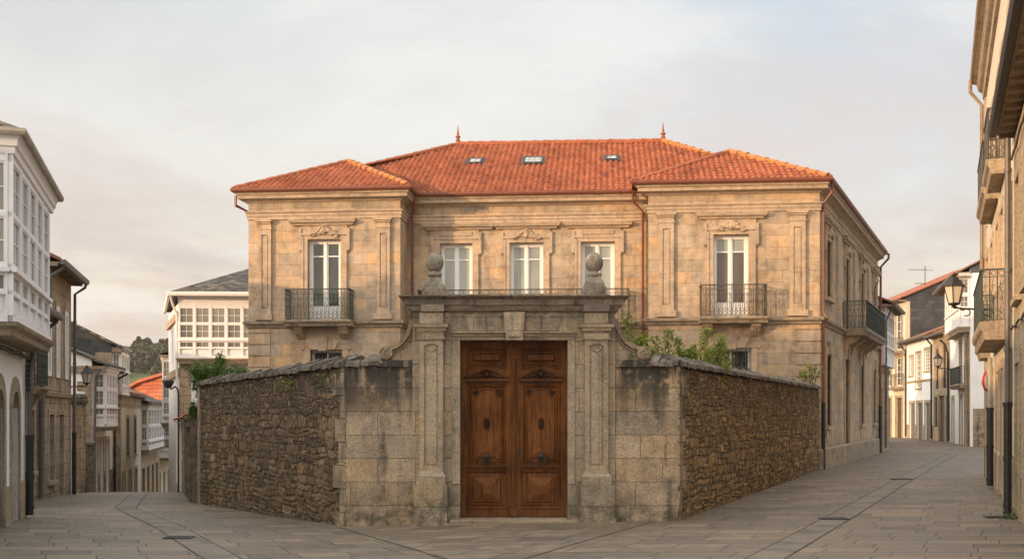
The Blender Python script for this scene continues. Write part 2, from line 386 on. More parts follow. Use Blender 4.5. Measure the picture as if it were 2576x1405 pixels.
def leafm(name, a, b, tr=.35):
    t = NT(name); n = t.noise(t.obj(1), 2.2, 3); r = t.n('NewGeometry')
    rr = t.n('ObjectInfo'); c = t.mix(t.rng(t.noise(t.obj(1), 9, 2), .35, .65), (*a,1), (*b,1))
    c = t.mix(t.rng(n, .35, .65, 0, .5), c, (a[0]*.6,a[1]*.6,a[2]*.6,1))
    d = t.n('BsdfPrincipled', None, Roughness=.5); t.set(d.inputs['Base Color'], c)
    tl = t.n('BsdfTranslucent', None, Color=c); mx = t.n('MixShader'); mx.inputs[0].default_value = tr
    t.t.links.new(d.outputs[0], mx.inputs[1]); t.t.links.new(tl.outputs[0], mx.inputs[2]); t.t.links.new(mx.outputs[0], t.out.inputs[0]); return t.m
M['leafg'] = leafm('green_leaves', (.055,.115,.016), (.13,.20,.03))
M['leafy'] = leafm('yellow_green_leaves', (.16,.22,.04), (.34,.36,.06))
M['leafo'] = leafm('olive_leaves', (.11,.12,.04), (.2,.17,.06))
M['leafd'] = leafm('woodland_leaves', (.035,.045,.018), (.11,.105,.04), .15)
M['bark'] = plain('bark', (.12,.09,.06), .9, .3, 8, .4)
# ------------------------------------------------------------------ building helpers
def holed(mb, fr, s0, s1, z0, z1, ops, rev=.22, o=0):
    "front face with real openings and their reveals"
    S = sorted({s0, s1, *[min(s1,max(s0,q)) for a in ops for q in a[:2]]}); Z = sorted({z0, z1, *[min(z1,max(z0,q)) for a in ops for q in a[2:4]]})
    for i in range(len(S)-1):
        for j in range(len(Z)-1):
            cs, cz = (S[i]+S[i+1])/2, (Z[j]+Z[j+1])/2
            if any(a[0] < cs < a[1] and a[2] < cz < a[3] for a in ops): continue
            w = fr.w; mb.quad(w(S[i],Z[j],o), w(S[i+1],Z[j],o), w(S[i+1],Z[j+1],o), w(S[i],Z[j+1],o))
    for a in ops:
        w = fr.w; a0,a1,b0,b1 = a[:4]; q = o-rev
        mb.quad(w(a0,b0,o), w(a0,b1,o), w(a0,b1,q), w(a0,b0,q)); mb.quad(w(a1,b0,q), w(a1,b1,q), w(a1,b1,o), w(a1,b0,o))
        mb.quad(w(a0,b1,o), w(a1,b1,o), w(a1,b1,q), w(a0,b1,q)); mb.quad(w(a0,b0,q), w(a1,b0,q), w(a1,b0,o), w(a0,b0,o))

def shell(mb, fr, s0, s1, z0, z1, dep, bot=False):
    "side, back and top faces behind a front"
    w = fr.w
    mb.quad(w(s0,z0,-dep), w(s0,z0,0), w(s0,z1,0), w(s0,z1,-dep)); mb.quad(w(s1,z0,0), w(s1,z0,-dep), w(s1,z1,-dep), w(s1,z1,0))
    mb.quad(w(s1,z0,-dep), w(s0,z0,-dep), w(s0,z1,-dep), w(s1,z1,-dep)); mb.quad(w(s0,z1,0), w(s1,z1,0), w(s1,z1,-dep), w(s0,z1,-dep))

def window(parent, fr, s0, s1, z0, z1, o=-.12, nx=2, ny=2, glassm='ggal', fw=.06, bar=.03, paint='wood', name='window', label=None, dp=.06):
    mb = MB(); B = mb.fbox
    B(fr,s0,s0+fw,z0,z1,o,o+dp); B(fr,s1-fw,s1,z0,z1,o,o+dp); B(fr,s0+fw,s1-fw,z0,z0+fw,o,o+dp-.003); B(fr,s0+fw,s1-fw,z1-fw,z1,o,o+dp-.003)
    a,b,c,d = s0+fw,s1-fw,z0+fw,z1-fw
    for i in range(1,nx):
        q = a+(b-a)*i/nx; B(fr,q-bar/2,q+bar/2,c,d,o,o+dp*.75)
    for j in range(1,ny):
        q = c+(d-c)*j/ny; B(fr,a,b,q-bar/2,q+bar/2,o,o+dp*.68)
    f = mb.build(name, M[paint], parent, label=label)
    g = MB(); g.fbox(fr,a,b,c,d,o+.004,o+.016); g.build('pane', M[glassm], f)
    return f

def french(parent, fr, s0, s1, z0, z1, o=-.14, glassm='gpale', tr=.80, kick=.5, label=None, curt=None):
    mb = MB(); B = mb.fbox; fw = .075; m = (s0+s1)/2
    B(fr,s0,s0+fw,z0,z1,o,o+.07); B(fr,s1-fw,s1,z0,z1,o,o+.07); B(fr,s0+fw,s1-fw,z1-fw,z1,o,o+.067)
    zt = z0+(z1-z0)*tr
    for a,b in ((s0+fw,m-.025),(m+.025,s1-fw)):
        B(fr,a,a+.055,z0,z1-fw,o,o+.055); B(fr,b-.055,b,z0,z1-fw,o,o+.055)
        B(fr,a+.055,b-.055,z0,z0+kick,o,o+.05); B(fr,a+.1,b-.1,z0+.08,z0+kick-.07,o+.05,o+.062)
        B(fr,a+.055,b-.055,z1-fw-.055,z1-fw,o,o+.052); B(fr,a+.055,b-.055,zt-.02,zt+.02,o,o+.048)
    B(fr,m-.035,m+.035,z0,z1-fw,o+.01,o+.085)
    f = mb.build('window', M['woodlt'], parent, label=label)
    for k,(a,b) in enumerate(((s0+fw+.055,m-.08),(m+.08,s1-fw-.055))):
        g = MB(); g.fbox(fr,a,b,z0+kick,zt-.02,o+.004,o+.014); g.build('pane', M[curt or glassm], f)
        g = MB(); g.fbox(fr,a,b,zt+.02,z1-fw-.055,o+.004,o+.014); g.build('pane', M[glassm], f)
    return f

def door(parent, fr, s0, s1, z0, z1, o=-.2, mat='brownwood', label=None):
    mb = MB(); B = mb.fbox; m = (s0+s1)/2
    B(fr,s0,s0+.06,z0,z1,o,o+.05); B(fr,s1-.06,s1,z0,z1,o,o+.05); B(fr,s0+.06,s1-.06,z1-.06,z1,o,o+.047)
    B(fr,s0+.06,s1-.06,z0,z1-.06,o,o+.02)
    for a,b in ((s0+.09,m-.03),(m+.03,s1-.09)):
        if b-a < .08: continue
        h = z1-z0-.06; B(fr,a+.02,b-.02,z0+.12,z0+h*.38,o+.02,o+.035); B(fr,a+.02,b-.02,z0+h*.42,z0+h*.95,o+.02,o+.035)
    d = mb.build('door', M[mat], parent, label=label)
    k = MB(); k.ball(fr.w(m+.06,z0+1.05,o+.07),.028,6); k.tube([fr.w(m+.06,z0+1.05,o+.02),fr.w(m+.06,z0+1.05,o+.06)],.01,4); k.build('handle', M['black'], d)
    return d

def surround(mb, fr, s0, s1, z0, z1, w=.14, p=.03, sill=True, head=0):
    mb.fbox(fr,s0-w,s0,z0,z1,0,p); mb.fbox(fr,s1,s1+w,z0,z1,0,p); mb.fbox(fr,s0-w,s1+w,z1,z1+w+head,0,p+.003)
    if sill: mb.fbox(fr,s0-w-.03,s1+w+.03,z0-.1,z0,0,p+.06)

def surs(parent, fr, ops_, w, p, sills=(), head=0, mat='fstone'):
    for k,a in enumerate(ops_):
        m = MB(); surround(m,fr,*a,w=w,p=p,sill=k in sills,head=head); m.build('window_surround', M[mat], parent)

def downpipe(parent, pts, r=.05, mat='pipe', brackets=(), name='downpipe', label=None, low=None, fr=None):
    mb = MB(); mb.tube(pts, r, 8)
    a,b = Vector(pts[-2]), Vector(pts[-1])
    for k in brackets:
        q = a.lerp(b,k); mb.tube([q+Vector((0,0,-.03)), q+Vector((0,0,.03))], r*1.3, 8)
    o = mb.build(name, M[mat], parent, smooth=True, label=label)
    if low:
        l = MB(); b = Vector(pts[-1]); rr = r*1.35
        l.tube([b, b+Vector((0,0,-low))], rr, 8)
        for h in (.03, low*.5, low-.15): l.tube([b+Vector((0,0,-h-.04)), b+Vector((0,0,-h+.04))], rr*1.2, 8)
        l.build('pipe_shoe', M['black'], o, smooth=True)
    return o

def rail_panel(mb, a, b, z0, z1, fine=True, ring=True, t=.012, pitch=.13):
    a = Vector((a[0],a[1],0)); b = Vector((b[0],b[1],0)); L = (b-a).length; d = (b-a)/L
    P = lambda s,z: a+d*s+Vector((0,0,z))
    nrm = Vector((-d.y,d.x,0))
    def bar(s0,z0_,s1,z1_,w,dp):
        p,q = P(s0,z0_),P(s1,z1_); mb.tube([p,q], w, 4)
    def rect(s0_,s1_,za,zb,th):
        p = [P(s0_,za)-nrm*th,P(s1_,za)-nrm*th,P(s1_,za)+nrm*th,P(s0_,za)+nrm*th]; mb.hexa(p+[v+Vector((0,0,zb-za)) for v in p])
    rect(0,L,z1-.03,z1,.03); rect(0,L,z0+.03,z0+.05,.014); rect(0,L,z1-.17,z1-.155,.01)
    n = max(2, round(L/pitch)); H = z1-z0
    for i in range(n+1):
        s = L*i/n; bar(s,z0+.05,s,z1-.03,t*(1.25 if i in (0,n) else 1),0)
    if ring:
        def circ(cs,cz,r,k=8,w=.007):
            pts = [P(cs+r*math.cos(q),cz+r*math.sin(q)) for q in [2*math.pi*j/k for j in range(k+1)]]; mb.tube(pts,w,3,False)
        for i in range(n):
            s = L*(i+.5)/n; r = L/n*.36
            circ(s,z1-.093,r*.9); circ(s,z0+.12,r); circ(s,z0+.12+r*2.1,r)
            if H > .9:
                zc = z0+H*.56
                circ(s,zc+.11,r*.62); circ(s,zc-.12,r*.62)
                mb.tube([P(s,z0+.12+3*r),P(s-r*.5,zc-.03),P(s+r*.5,zc+.06),P(s,z1-.17)],.007,3,False)

def balcony(parent, fr, s0, s1, z, out=.6, h=1.0, slab=.2, corb=None, stonem='mdirty', ironm='iron', name='balcony', label=None, pitch=.13, corbz=.38, ring=True):
    mb = MB()
    pr = [(0,z-slab),(out-.10,z-slab),(out-.06,z-slab*.55),(out-.02,z-slab*.45),(out,z-slab*.3),(out,z),(0,z)]
    mb.sweep([fr.xy(s0,-.0),fr.xy(s1,-.0)], pr)
    b = mb.build(name, M[stonem], parent, label=label)
    if corb:
        for c,w in corb:
            k = MB(); k.fprism(fr.off(0),[(c-w/2,z-slab),(c+w/2,z-slab),(c+w/2,z-slab-.001),(c-w/2,z-slab-.001)],0,.01)
            k = MB(); prof = [(0,z-slab),(out*.62,z-slab),(out*.66,z-slab-.07),(out*.5,z-slab-.13),(out*.42,z-slab-.22),(out*.2,z-slab-.3),(.05,z-slab-corbz),(0,z-slab-corbz)]
            k.sweep([fr.xy(c-w/2),fr.xy(c+w/2)], prof)
            for q in (-.28,0,.28): k.tube([fr.w(c+w*q,z-slab-.08,out*.6),fr.w(c+w*q,z-slab-.2,out*.43),fr.w(c+w*q,z-slab-.34,.1)],.018,5)
            k.build('corbel', M['mtrim'] if stonem == 'mdirty' else M[stonem], b)
    r = MB(); e = .05
    rail_panel(r, fr.xy(s0+e,out-e), fr.xy(s1-e,out-e), z, z+h, pitch=pitch, ring=ring)
    rail_panel(r, fr.xy(s0+e,.02), fr.xy(s0+e,out-e-.002), z, z+h-.003, pitch=pitch, ring=ring); rail_panel(r, fr.xy(s1-e,.02), fr.xy(s1-e,out-e-.002), z, z+h-.003, pitch=pitch, ring=ring)
    r.build('railing', M[ironm], b)
    return b

def ornament(mb, fr, s, z, w, h, o=.03, seed=1, dens=26):
    r = random.Random(seed)
    mb.ball(fr.w(s,z+h*.05,o),h*.3,8,(.8,.45,1.1)); mb.ball(fr.w(s,z+h*.36,o),h*.16,6)
    for sg in (-1,1):
        for k in range(dens//2):
            u = (k+.6)/(dens/2); x = s+sg*u*w*.5; y = z+h*(.28*(1-u)**1.0-.1-.22*u+r.uniform(-.17,.17)); q = h*(.24-.11*u)*r.uniform(.7,1.25)
            mb.ball(fr.w(x,y,o*r.uniform(.6,1.1)),q,6,(1.1,.6,.75))
        pts = [fr.w(s+sg*w*.5*u, z+h*(.4-.75*u+.1*math.sin(u*9)), o+.012) for u in (0,.2,.4,.6,.8,1)]; mb.tube(pts,h*.06,5)
        mb.tube([fr.w(s+sg*w*.34+math.cos(a)*h*.13, z-h*.05+math.sin(a)*h*.13, o+.01) for a in [k*.9 for k in range(7)]],h*.045,4)

def tiled(mb, pts, cw=.195, rh=.31, amp=.05, step=.05):
    "barrel tiles laid over the plane polygon pts (first edge is the eave)"
    P = [Vector(p) for p in pts]; n = (P[1]-P[0]).cross(P[2]-P[0]).normalized()
    if n.z < 0: n = -n
    t = Vector((-n.y, n.x, 0)).normalized(); b = n.cross(t); dpl = P[0].dot(n)
    U = [p.dot(t) for p in P]; V = [p.dot(b) for p in P]
    u0 = math.floor(min(U)/cw)*cw; u1 = math.ceil(max(U)/cw)*cw; v0 = min(V); v1 = max(V)
    prof = [(0,-.012),(.06,.0),(.14,.55),(.28,.9),(.41,1),(.54,.9),(.68,.55),(.76,0),(.88,-.14)]
    us = []; hs = []
    for c in range(int(round((u1-u0)/cw))):
        for f,h in prof: us.append(u0+(c+f)*cw); hs.append((c,f,h*amp))
    us.append(u1); hs.append((int(round((u1-u0)/cw)),0,-.0006))
    rows = int((v1-v0)/rh)+1
    bm = bmesh.new(); rr = random.Random(len(us)+rows)
    for r in range(rows):
        va = v0+r*rh; vb = va+rh+.03
        jit = {}
        def J(c): 
            if c not in jit: jit[c] = (rr.uniform(-.006,.006), rr.uniform(-.012,.012))
            return jit[c]
        lo = []; hi = []; sk = []
        for k,u in enumerate(us):
            jh, jv = J(hs[k][0]); h = hs[k][2]
            w = lambda v,hh: t*u+b*v+n*(dpl+hh)
            lo.append(bm.verts.new(w(va+(jv if h > .01 else 0),h*1.15+step+jh))); hi.append(bm.verts.new(w(vb,h*.78))); sk.append(bm.verts.new(w(va+(jv if h > .01 else 0)+.01, h-.012)))
        for k in range(len(us)-1):
            bm.faces.new((lo[k],lo[k+1],hi[k+1],hi[k])); bm.faces.new((sk[k],sk[k+1],lo[k+1],lo[k]))
    c = sum(P, Vector())/len(P)
    for i in range(len(P)):
        a,d = P[i],P[(i+1)%len(P)]; e = (d-a).normalized(); pn = e.cross(n)
        if pn.dot(c-a) > 0: pn = -pn
        off = .07 if i == 0 else .0
        bmesh.ops.bisect_plane(bm, geom=bm.verts[:]+bm.edges[:]+bm.faces[:], plane_co=a+pn*off, plane_no=pn, clear_outer=True, dist=1e-5)
    bm.verts.index_update(); mb.add([v.co.copy() for v in bm.verts], [[v.index for v in f.verts] for f in bm.faces])
    bm.free()

def tile_uv(o, pts, u_cw=.235):
    "uv along the roof plane so that each tile gets its own shade"
    P = [Vector(p) for p in pts]; n = (P[1]-P[0]).cross(P[2]-P[0]).normalized()
    if n.z < 0: n = -n
    t = Vector((-n.y, n.x, 0)).normalized(); b = n.cross(t); v0 = min(p.dot(b) for p in P)
    me = o.data; og = ORG[o.name]; d = me.uv_layers[0].data
    for p in me.polygons:
        cc = p.center+og; cv = cc.dot(b)-v0
        for li in p.loop_indices:
            q = me.vertices[me.loops[li].vertex_index].co+og; d[li].uv = (q.dot(t)+(cc.dot(t)-q.dot(t))*.2, cv)

def roofplane(name, pts, parent, mat='tile', **kw):
    mb = MB(); tiled(mb, pts, **kw); o = mb.build(name, M[mat], parent, smooth=2); tile_uv(o, pts); 
    return o

def ridge(mb, p0, p1, r=.1, L=.42, start=0):
    p0, p1 = Vector(p0), Vector(p1); D = p1-p0; n = max(1, round(D.length/L)); rr = random.Random(int(D.length*99))
    for i in range(n):
        a = p0+D*(i/n); b = p0+D*((i+1.12)/n); j = Vector((0,0,rr.uniform(-.008,.008)))
        mb.tube([a+j, b+j], [r*1.12, r*.9], 8)

def gable(parent, fr, s0, s1, dep, ze, rise, over=.35, th=.09, mat='slate', eave='eave', verge=.1, ridge_at=.5, gab='white', gutter='pipegrey', back_ze=None, brackets=False):
    "pitched roof with its ridge along the street"
    w = fr.w; rd = -dep*ridge_at; k = rise/(-rd); zr = ze+rise
    zf = ze-k*over; kb = rise/(dep+rd); zb = ze-kb*over
    a0, a1 = s0-verge, s1+verge
    r = MB()
    for (oo,zz) in ((over,zf),(-dep-over,zb)):
        lo = [w(a0,zz,oo), w(a1,zz,oo), w(a1,zr,rd), w(a0,zr,rd)]
        r.hexa(lo+[v+Vector((0,0,th)) for v in lo])
    o = r.build('roof', M[mat], parent)
    g = MB()
    for a in (s0,s1):
        e = .003 if a == s0 else -.003
        sg = 1 if a == s0 else -1; q = a-.006*sg
        g = MB(); g.prism([w(q,ze-.35,-.004), w(q,ze-.35,-dep+.004), w(q,ze,-dep+.004), w(q,zr-.01,rd), w(q,ze,-.004)], fr.d3*.05*sg); g.build('gable', M[gab], parent)
    if eave:
        e = MB(); e.fbox(fr,s0-verge+.02,s1+verge-.02,zf-.06,zf-.02,-.0,over-.02)
        n = max(3,int((s1-s0)/.5))
        for i in range(n+1):
            q = s0-verge+.06+(s1-s0+2*verge-.12)*i/n; e.fbox(fr,q-.04,q+.04,zf-.13,zf-.06,0,over-.06)
        e.build('eave', M[eave], o)
    if gutter:
        q = MB(); q.sweep([fr.xy(a0,over),fr.xy(a1,over)], [(-.01,zf-.02),(0.0,zf-.09),(.1,zf-.09),(.13,zf-.02),(.13,zf+.04),(.1,zf+.04)]); q.build('gutter', M[gutter], o)
    return o

def gallery(parent, fr, s0, s1, zb, zt, o, nb, rows, endcols=1, panel=.55, paint='wood', glassm='ggal', slabm='gsoft', nx=2, nyu=2, crown=.3, slab=.22, name='gallery', ends=(True,True), label=None, fascia=0, under=True):
    """glazed timber bay of depth o. rows: list of (z0,z1,ny) window rows."""
    w = fr.w; g = MB()
    g.sweep([fr.xy(s0,0),fr.xy(s0,o),fr.xy(s1,o),fr.xy(s1,0)][:1]+[fr.xy(s0,o-.05),fr.xy(s1,o-.05)][:0]+[], [(0,0)]) if False else None
    # solid core set back behind the glazing
    g.fbox(fr,s0+.05,s1-.05,zb,zt-.001,0,o-.05)
    front = fr.off(o); ew = []
    if ends[0]: ew.append(Fr(fr.xy(s0,0),fr.xy(s0,o)))
    if ends[1]: ew.append(Fr(fr.xy(s1,o),fr.xy(s1,0)))
    def face(f, a, b, n, top=True):
        B = g.fbox; pitch = (b-a)/n; pw = min(.055, pitch*.075)
        for i in range(n+1):
            q = a+pitch*i; q0,q1 = max(a,q-pw),min(b,q+pw); B(f,q0,q1,zb,zt,-.05,.02)
        for (z0,z1,ny) in rows: 
            B(f,a,b,z1,z1+.05,-.05,.01); B(f,a,b,z0-.05,z0,-.05,.012)
        zr = rows[-1][0]; B(f,a,b,zb,zb+.1,-.05,.03)
        zl = min(r_[0] for r_ in rows)
        if zl-zb > .3:
            for i in range(n):
                q = a+pitch*i; B(f,q+pw+.05,q+pitch-pw-.05,zb+.16,zl-.1,-.05,-.03)
        big = [r_ for r_ in rows if r_[1]-r_[0] > .5]
        if big: zz = big[-1][0]-.07; g.fbox(f,a-.03,b+.03,zz-.05,zz+.01,0,.07)
        B(f,a-.0,b+.0,rows[0][1]+.05,zt,-.05,.004)
    L = s1-s0; face(front,s0,s1,nb)
    for f in ew: face(f,.0,f.L-.052,endcols)
    path = [fr.xy(s0,0),fr.xy(s0,o),fr.xy(s1,o),fr.xy(s1,0)]
    if not ends[0]: path = path[1:]
    if not ends[1]: path = path[:-1]
    # crown moulding; path order keeps the outside on the right
    if crown: g.sweep(path, [(.0,zt-crown*.9),(.05,zt-crown*.85),(.06,zt-crown*.5),(.12,zt-crown*.3),(.16,zt-.02),(.0,zt-.02)])
    if fascia:
        for k in range(int(fascia/.07)): g.sweep(path, [(0,zt-crown-.07*k-.07),(.03,zt-crown-.07*k-.065),(.02,zt-crown-.07*k-.01),(0,zt-crown-.07*k-.005)])
    go = g.build(name, M[paint], parent, label=label)
    if slab:
        k = MB(); k.sweep(path, [(-.06,zb-slab),(.0,zb-slab),(.02,zb-slab*.6),(.08,zb-slab*.3),(.1,zb-.005),(-.06,zb-.005)]); k.fbox(fr,s0+.02,s1-.02,zb-slab+.01,zb-.006,0,o-.02); k.build('bay_floor', M[slabm], go)
    def sashes(f,a,b,n):
        pitch = (b-a)/n; pw = min(.055, pitch*.075)
        for i in range(n):
            q = a+pitch*i+pw
            for (z0,z1,ny) in rows: window(go, f, q, q+pitch-2*pw, z0, z1, -.045, nx, ny, glassm, fw=.03, bar=.018, paint=paint, dp=.045)
    sashes(front,s0,s1,nb)
    for f in ew: sashes(f,0,f.L-.052,endcols)
    return go

def quoins(mb, fr, s0, dirn, z0, z1, h=.37, la=.62, lb=.36, p=.018):
    z = z0; k = 0
    while z < z1-.1:
        L = la if k % 2 else lb; a,b = (s0,s0+L) if dirn > 0 else (s0-L,s0)
        mb.fbox(fr,a,b,z+.01,min(z1,z+h)-.01,0,p); z += h; k += 1

# ------------------------------------------------------------------ THE MANSION
A = (-8.67,36.1); B_ = (9.65,34.4); C_ = (16.6,49.8); D_ = (-6.3,54.0)
FA = Fr(A,B_); L_ = FA.L
sA1 = FA.s(1007); sB0 = FA.s(1631)
a1 = FA.xy(sA1); b0 = FA.xy(sB0); m0 = (a1[0]+.10, a1[1]+1.25); m1 = (b0[0]+.45, b0[1]+1.3)
FM = Fr(m0,m1); FS = Fr(B_,C_); FRL = Fr(a1,m0); FRR = Fr(m1,b0); FB = Fr(C_,D_); FD = Fr(D_,A)
ZE = 9.02
man = thing('stone_mansion', (A[0],A[1],0), 'two-storey ochre granite mansion with hipped red tile roof behind the carved gate', 'mansion')
ops = {'A':[], 'M':[], 'S':[]}
def opn(k, fr, x0, x1, z0, z1): r = (fr.s(x0), fr.s(x1), z0, z1); ops[k].append(r); return r
wl = opn('A',FA,774.5,858,4.80,7.46); wr = opn('A',FA,1794,1884,4.80,7.42)
gl = opn('A',FA,781,861,2.3,3.86); gr = opn('A',FA,1789,1890,2.3,3.84)
wm = [opn('M',FM,a,b,4.80,7.46) for a,b in ((1107,1189),(1282,1367),(1461,1546))]
sS = FS.L; side = [1.75+ k*(sS-3.0)/3.05 for k in range(4)]
us = []; gs = []
for k in range(4):
    c = side[k]; us.append((c-.5,c+.5,5.55 if k in (0,3) else 4.80,7.42)); ops['S'].append(us[-1])
    if k == 1: gs.append((c-.62,c+.62,.18,3.75))
    else: gs.append((c-.48,c+.48,1.35,3.7))
    ops['S'].append(gs[-1])
wmb = MB()
holed(wmb,FA,0,sA1,-.6,ZE-.1,[r for r in ops['A'] if r[1] < sA1],.3); holed(wmb,FA,sB0,L_,-.6,ZE-.1,[r for r in ops['A'] if r[0] > sB0],.3)
holed(wmb,FM,0,FM.L,-.6,ZE-.1,ops['M'],.3); holed(wmb,FS,0,FS.L,-.6,ZE-.1,ops['S'],.3)
for f in (FRL,FRR,FB,FD): holed(wmb,f,0,f.L,-.6,ZE-.1,[],.3)
wmb.build('wall', M['mans'], man)
path = [D_,A,a1,m0,m1,b0,B_,C_]
# string course, architrave and cornice: a strip of stone along all visible fronts
e = MB(); e.sweep(path, [(0,4.56),(.05,4.58),(.07,4.66),(.14,4.70),(.15,4.78),(0,4.82)]); e.build('string_course', M['mdirty'], man)
e = MB(); e.sweep(path, [(0,8.13),(.035,8.13),(.035,8.23),(.06,8.235),(.06,8.33),(.10,8.35),(.10,8.39),(0,8.40)]); e.build('architrave', M['mtrim'], man)
e = MB(); e.sweep(path, [(0,8.68),(.04,8.69),(.08,8.73),(.12,8.74),(.18,8.77),(.27,8.78),(.27,8.88),(.31,8.91),(.33,8.98),(0,9.0)]); e.build('cornice', M['mtrim'], man)
e = MB(); e.sweep(path, [(.02,0-.6),(.1,-.6),(.1,.62),(.05,.68),(0,.68),(0,.5)]); e.build('plinth', M['mdirty'], man)
g_ = MB(); g_.sweep(path, [(.28,9.0),(.34,8.965),(.42,8.98),(.45,9.03),(.45,9.085),(.41,9.085),(.30,9.07)]); gut = g_.build('gutter', M['pipe'], man)
# pilasters
def pilaster(fr, x0, x1, cx0, cx1, parent=man):
    s0,s1,c0,c1 = [fr.s(q) for q in (x0,x1,cx0,cx1)]; m = MB(); w_ = s1-s0; p = .10; t = w_*.24
    m.fbox(fr,s0,s0+t,5.03,7.80,0,p); m.fbox(fr,s1-t,s1,5.03,7.80,0,p); m.fbox(fr,s0+t,s1-t,7.62,7.80,0,p-.002); m.fbox(fr,s0+t,s1-t,5.03,5.20,0,p-.002)
    m.fbox(fr,s0+t,s1-t,5.20,7.62,0,p-.045); m.fbox(fr,s0+t+.03,s1-t-.03,5.25,7.57,p-.045,p-.02)
    m.fbox(fr,c0,c1,4.83,5.03,0,p+.04); m.fbox(fr,s0-.02,s1+.02,7.80,7.86,0,p+.02)
    m.fbox(fr,s0,s1,7.86,7.98,0,p+.005); m.fbox(fr,c0+.04,c1-.04,7.98,8.04,0,p+.05); m.fbox(fr,c0,c1,8.04,8.125,0,p+.09)
    m.build('pilaster', M['mtrim'], parent)
pilaster(FA,653,684,645,687); pilaster(FA,949,982,941,987); pilaster(FA,1658,1695,1651,1700); pilaster(FA,1986,2025,1980,2031)
def dress(fr, op, orn, tablet, hx=None, ear=7.1, W=.2, hood=True, seed=1, oz=4.82):
    "moulded surround with ears, tablet and hood"
    s0,s1,z0,z1 = op; m = MB()
    for sg,a in ((-1,s0),(1,s1)):
        q0,q1 = sorted((a,a+sg*.13)); m.fbox(fr,q0,q1,oz,z1+.001,0,.05); q0,q1 = sorted((a+sg*.13,a+sg*W)); m.fbox(fr,q0,q1,oz,z1+.1,0,.075)
        q0,q1 = sorted((a+sg*W,a+sg*(W+.10))); m.fbox(fr,q0,q1,ear,z1+.35,0,.08)
        m.tube([fr.w((q0+q1)/2,ear,.04),fr.w((q0+q1)/2,ear-.05,.03)],[.045,.02],6)
        q0,q1 = sorted((a+sg*(W-.03),a+sg*(W+.02))); m.fbox(fr,q0,q1,z1+.35,7.88,0,.05)
    m.fbox(fr,s0-.13,s1+.13,z1+.001,z1+.13,0,.052); m.fbox(fr,s0-W,s1+W,z1+.13,z1+.2,0,.078)
    m.fbox(fr,s0-W,s1+W,z1+.2,7.90,0,.045)
    if tablet: m.fbox(fr,s0+.02,s1-.02,7.70,7.83,.045,.07)
    if hood:
        h0,h1 = hx; m.sweep([fr.xy(h0,-.001),fr.xy(h0,.05),fr.xy(h1,.05),fr.xy(h1,-.001)], [(-.01,7.90),(.05,7.91),(.06,7.96),(.13,7.99),(.15,8.04),(.17,8.10),(-.01,8.12)])
        m.fbox(fr,h0+.001,h1-.001,7.905,8.115,0,.049)
    f = m.build('window_surround', M['mtrim'], man)
    if orn:
        k = MB(); ornament(k,fr,(s0+s1)/2,z1+.25,.92,.42,.10,seed); k.build('carved_ornament', M['mtrim'], f, smooth=True)
    return f
dress(FA,wl,True,False,(FA.s(741),FA.s(885)),seed=1); dress(FA,wr,True,False,(FA.s(1763),FA.s(1916)),seed=2)
for k,(h0,h1) in enumerate(((1075,1235),(1252,1397),(1430,1578))): dress(FM,wm[k],k==1,k!=1,(FM.s(h0),FM.s(h1)),seed=3+k)
french(man,FA,*wl,o=-.25,glassm='gdim',label='tall white french window with dark curtains on the left wing'); french(man,FA,*wr,o=-.25,glassm='gpale',curt='gbrown',label='tall white french window with brown curtains on the right wing')
for k,r in enumerate(wm): french(man,FM,*r,o=-.25,glassm='gpale')
# ground-floor windows, keystones, grilles
def gwin(fr, op, k0, k1):
    s0,s1,z0,z1 = op; m = MB(); c = (fr.s(k0)+fr.s(k1))/2; q = .17
    m.fprism(fr,[(c-.13,z1-.04),(c+.13,z1-.04),(c+.19,z1+.42),(c-.19,z1+.42)],0,.09)
    for sg in (-1,1): m.fprism(fr,[(c+sg*.14,z1+.0),(c+sg*.40,z1+.0),(c+sg*.56,z1+.30),(c+sg*.44,z1+.36),(c+sg*.19,z1+.36)][::sg],0,.05)
    m.fbox(fr,s0-.2,s0,z0,z1,0,.035); m.fbox(fr,s1,s1+.2,z0,z1,0,.035); m.fbox(fr,s0-.3,c-.6,z1,z1+.12,0,.05); m.fbox(fr,c+.6,s1+.3,z1,z1+.12,0,.05)
    m.build('window_surround', M['mtrim'], man)
    f = window(man,fr,s0,s1,z0,z1,-.26,2,2,'gdark',paint='woodlt',fw=.08,bar=.06)
    r_ = MB(); n = 9
    for i in range(n+1): a = s0+.04+(s1-s0-.08)*i/n; r_.tube([fr.w(a,z0,-.08),fr.w(a,z1,-.08)],.009,4)
    for i in range(4):
        a = s0+.15+(s1-s0-.3)*i/3; r_.tube([fr.w(a+.11*math.cos(t),z1-.35+.11*math.sin(t),-.07) for t in [j*.7 for j in range(10)]],.009,4)
        r_.tube([fr.w(a+.07*math.cos(t),z1-.72+.07*math.sin(t),-.07) for t in [j*.9 for j in range(8)]],.008,4)
    for z in (z0+.5,z1-.12): r_.fbox(fr,s0,s1,z,z+.02,-.09,-.07)
    r_.build('window_grille', M['rust'], f)
gwin(FA,gl,800,824); gwin(FA,gr,1827,1853)
for fr,s,dn in ((FA,0.0,1),(FA,L_,-1)):
    q = MB(); z = .70
    while z < 4.5:
        a,b = (s,s+.74) if dn > 0 else (s-.74,s); q.fbox(fr,a,b,z+.008,min(z+.36,4.55)-.008,0,.035); z += .37
    q.build('quoins', M['mans'], man)
for a,b in ((0,.55),(FS.L-.55,FS.L)):
    q = MB(); z = .70
    while z < 4.5: q.fbox(FS,a,b,z+.008,min(z+.36,4.55)-.008,0,.035); z += .37
    q.build('quoins', M['mans'], man)
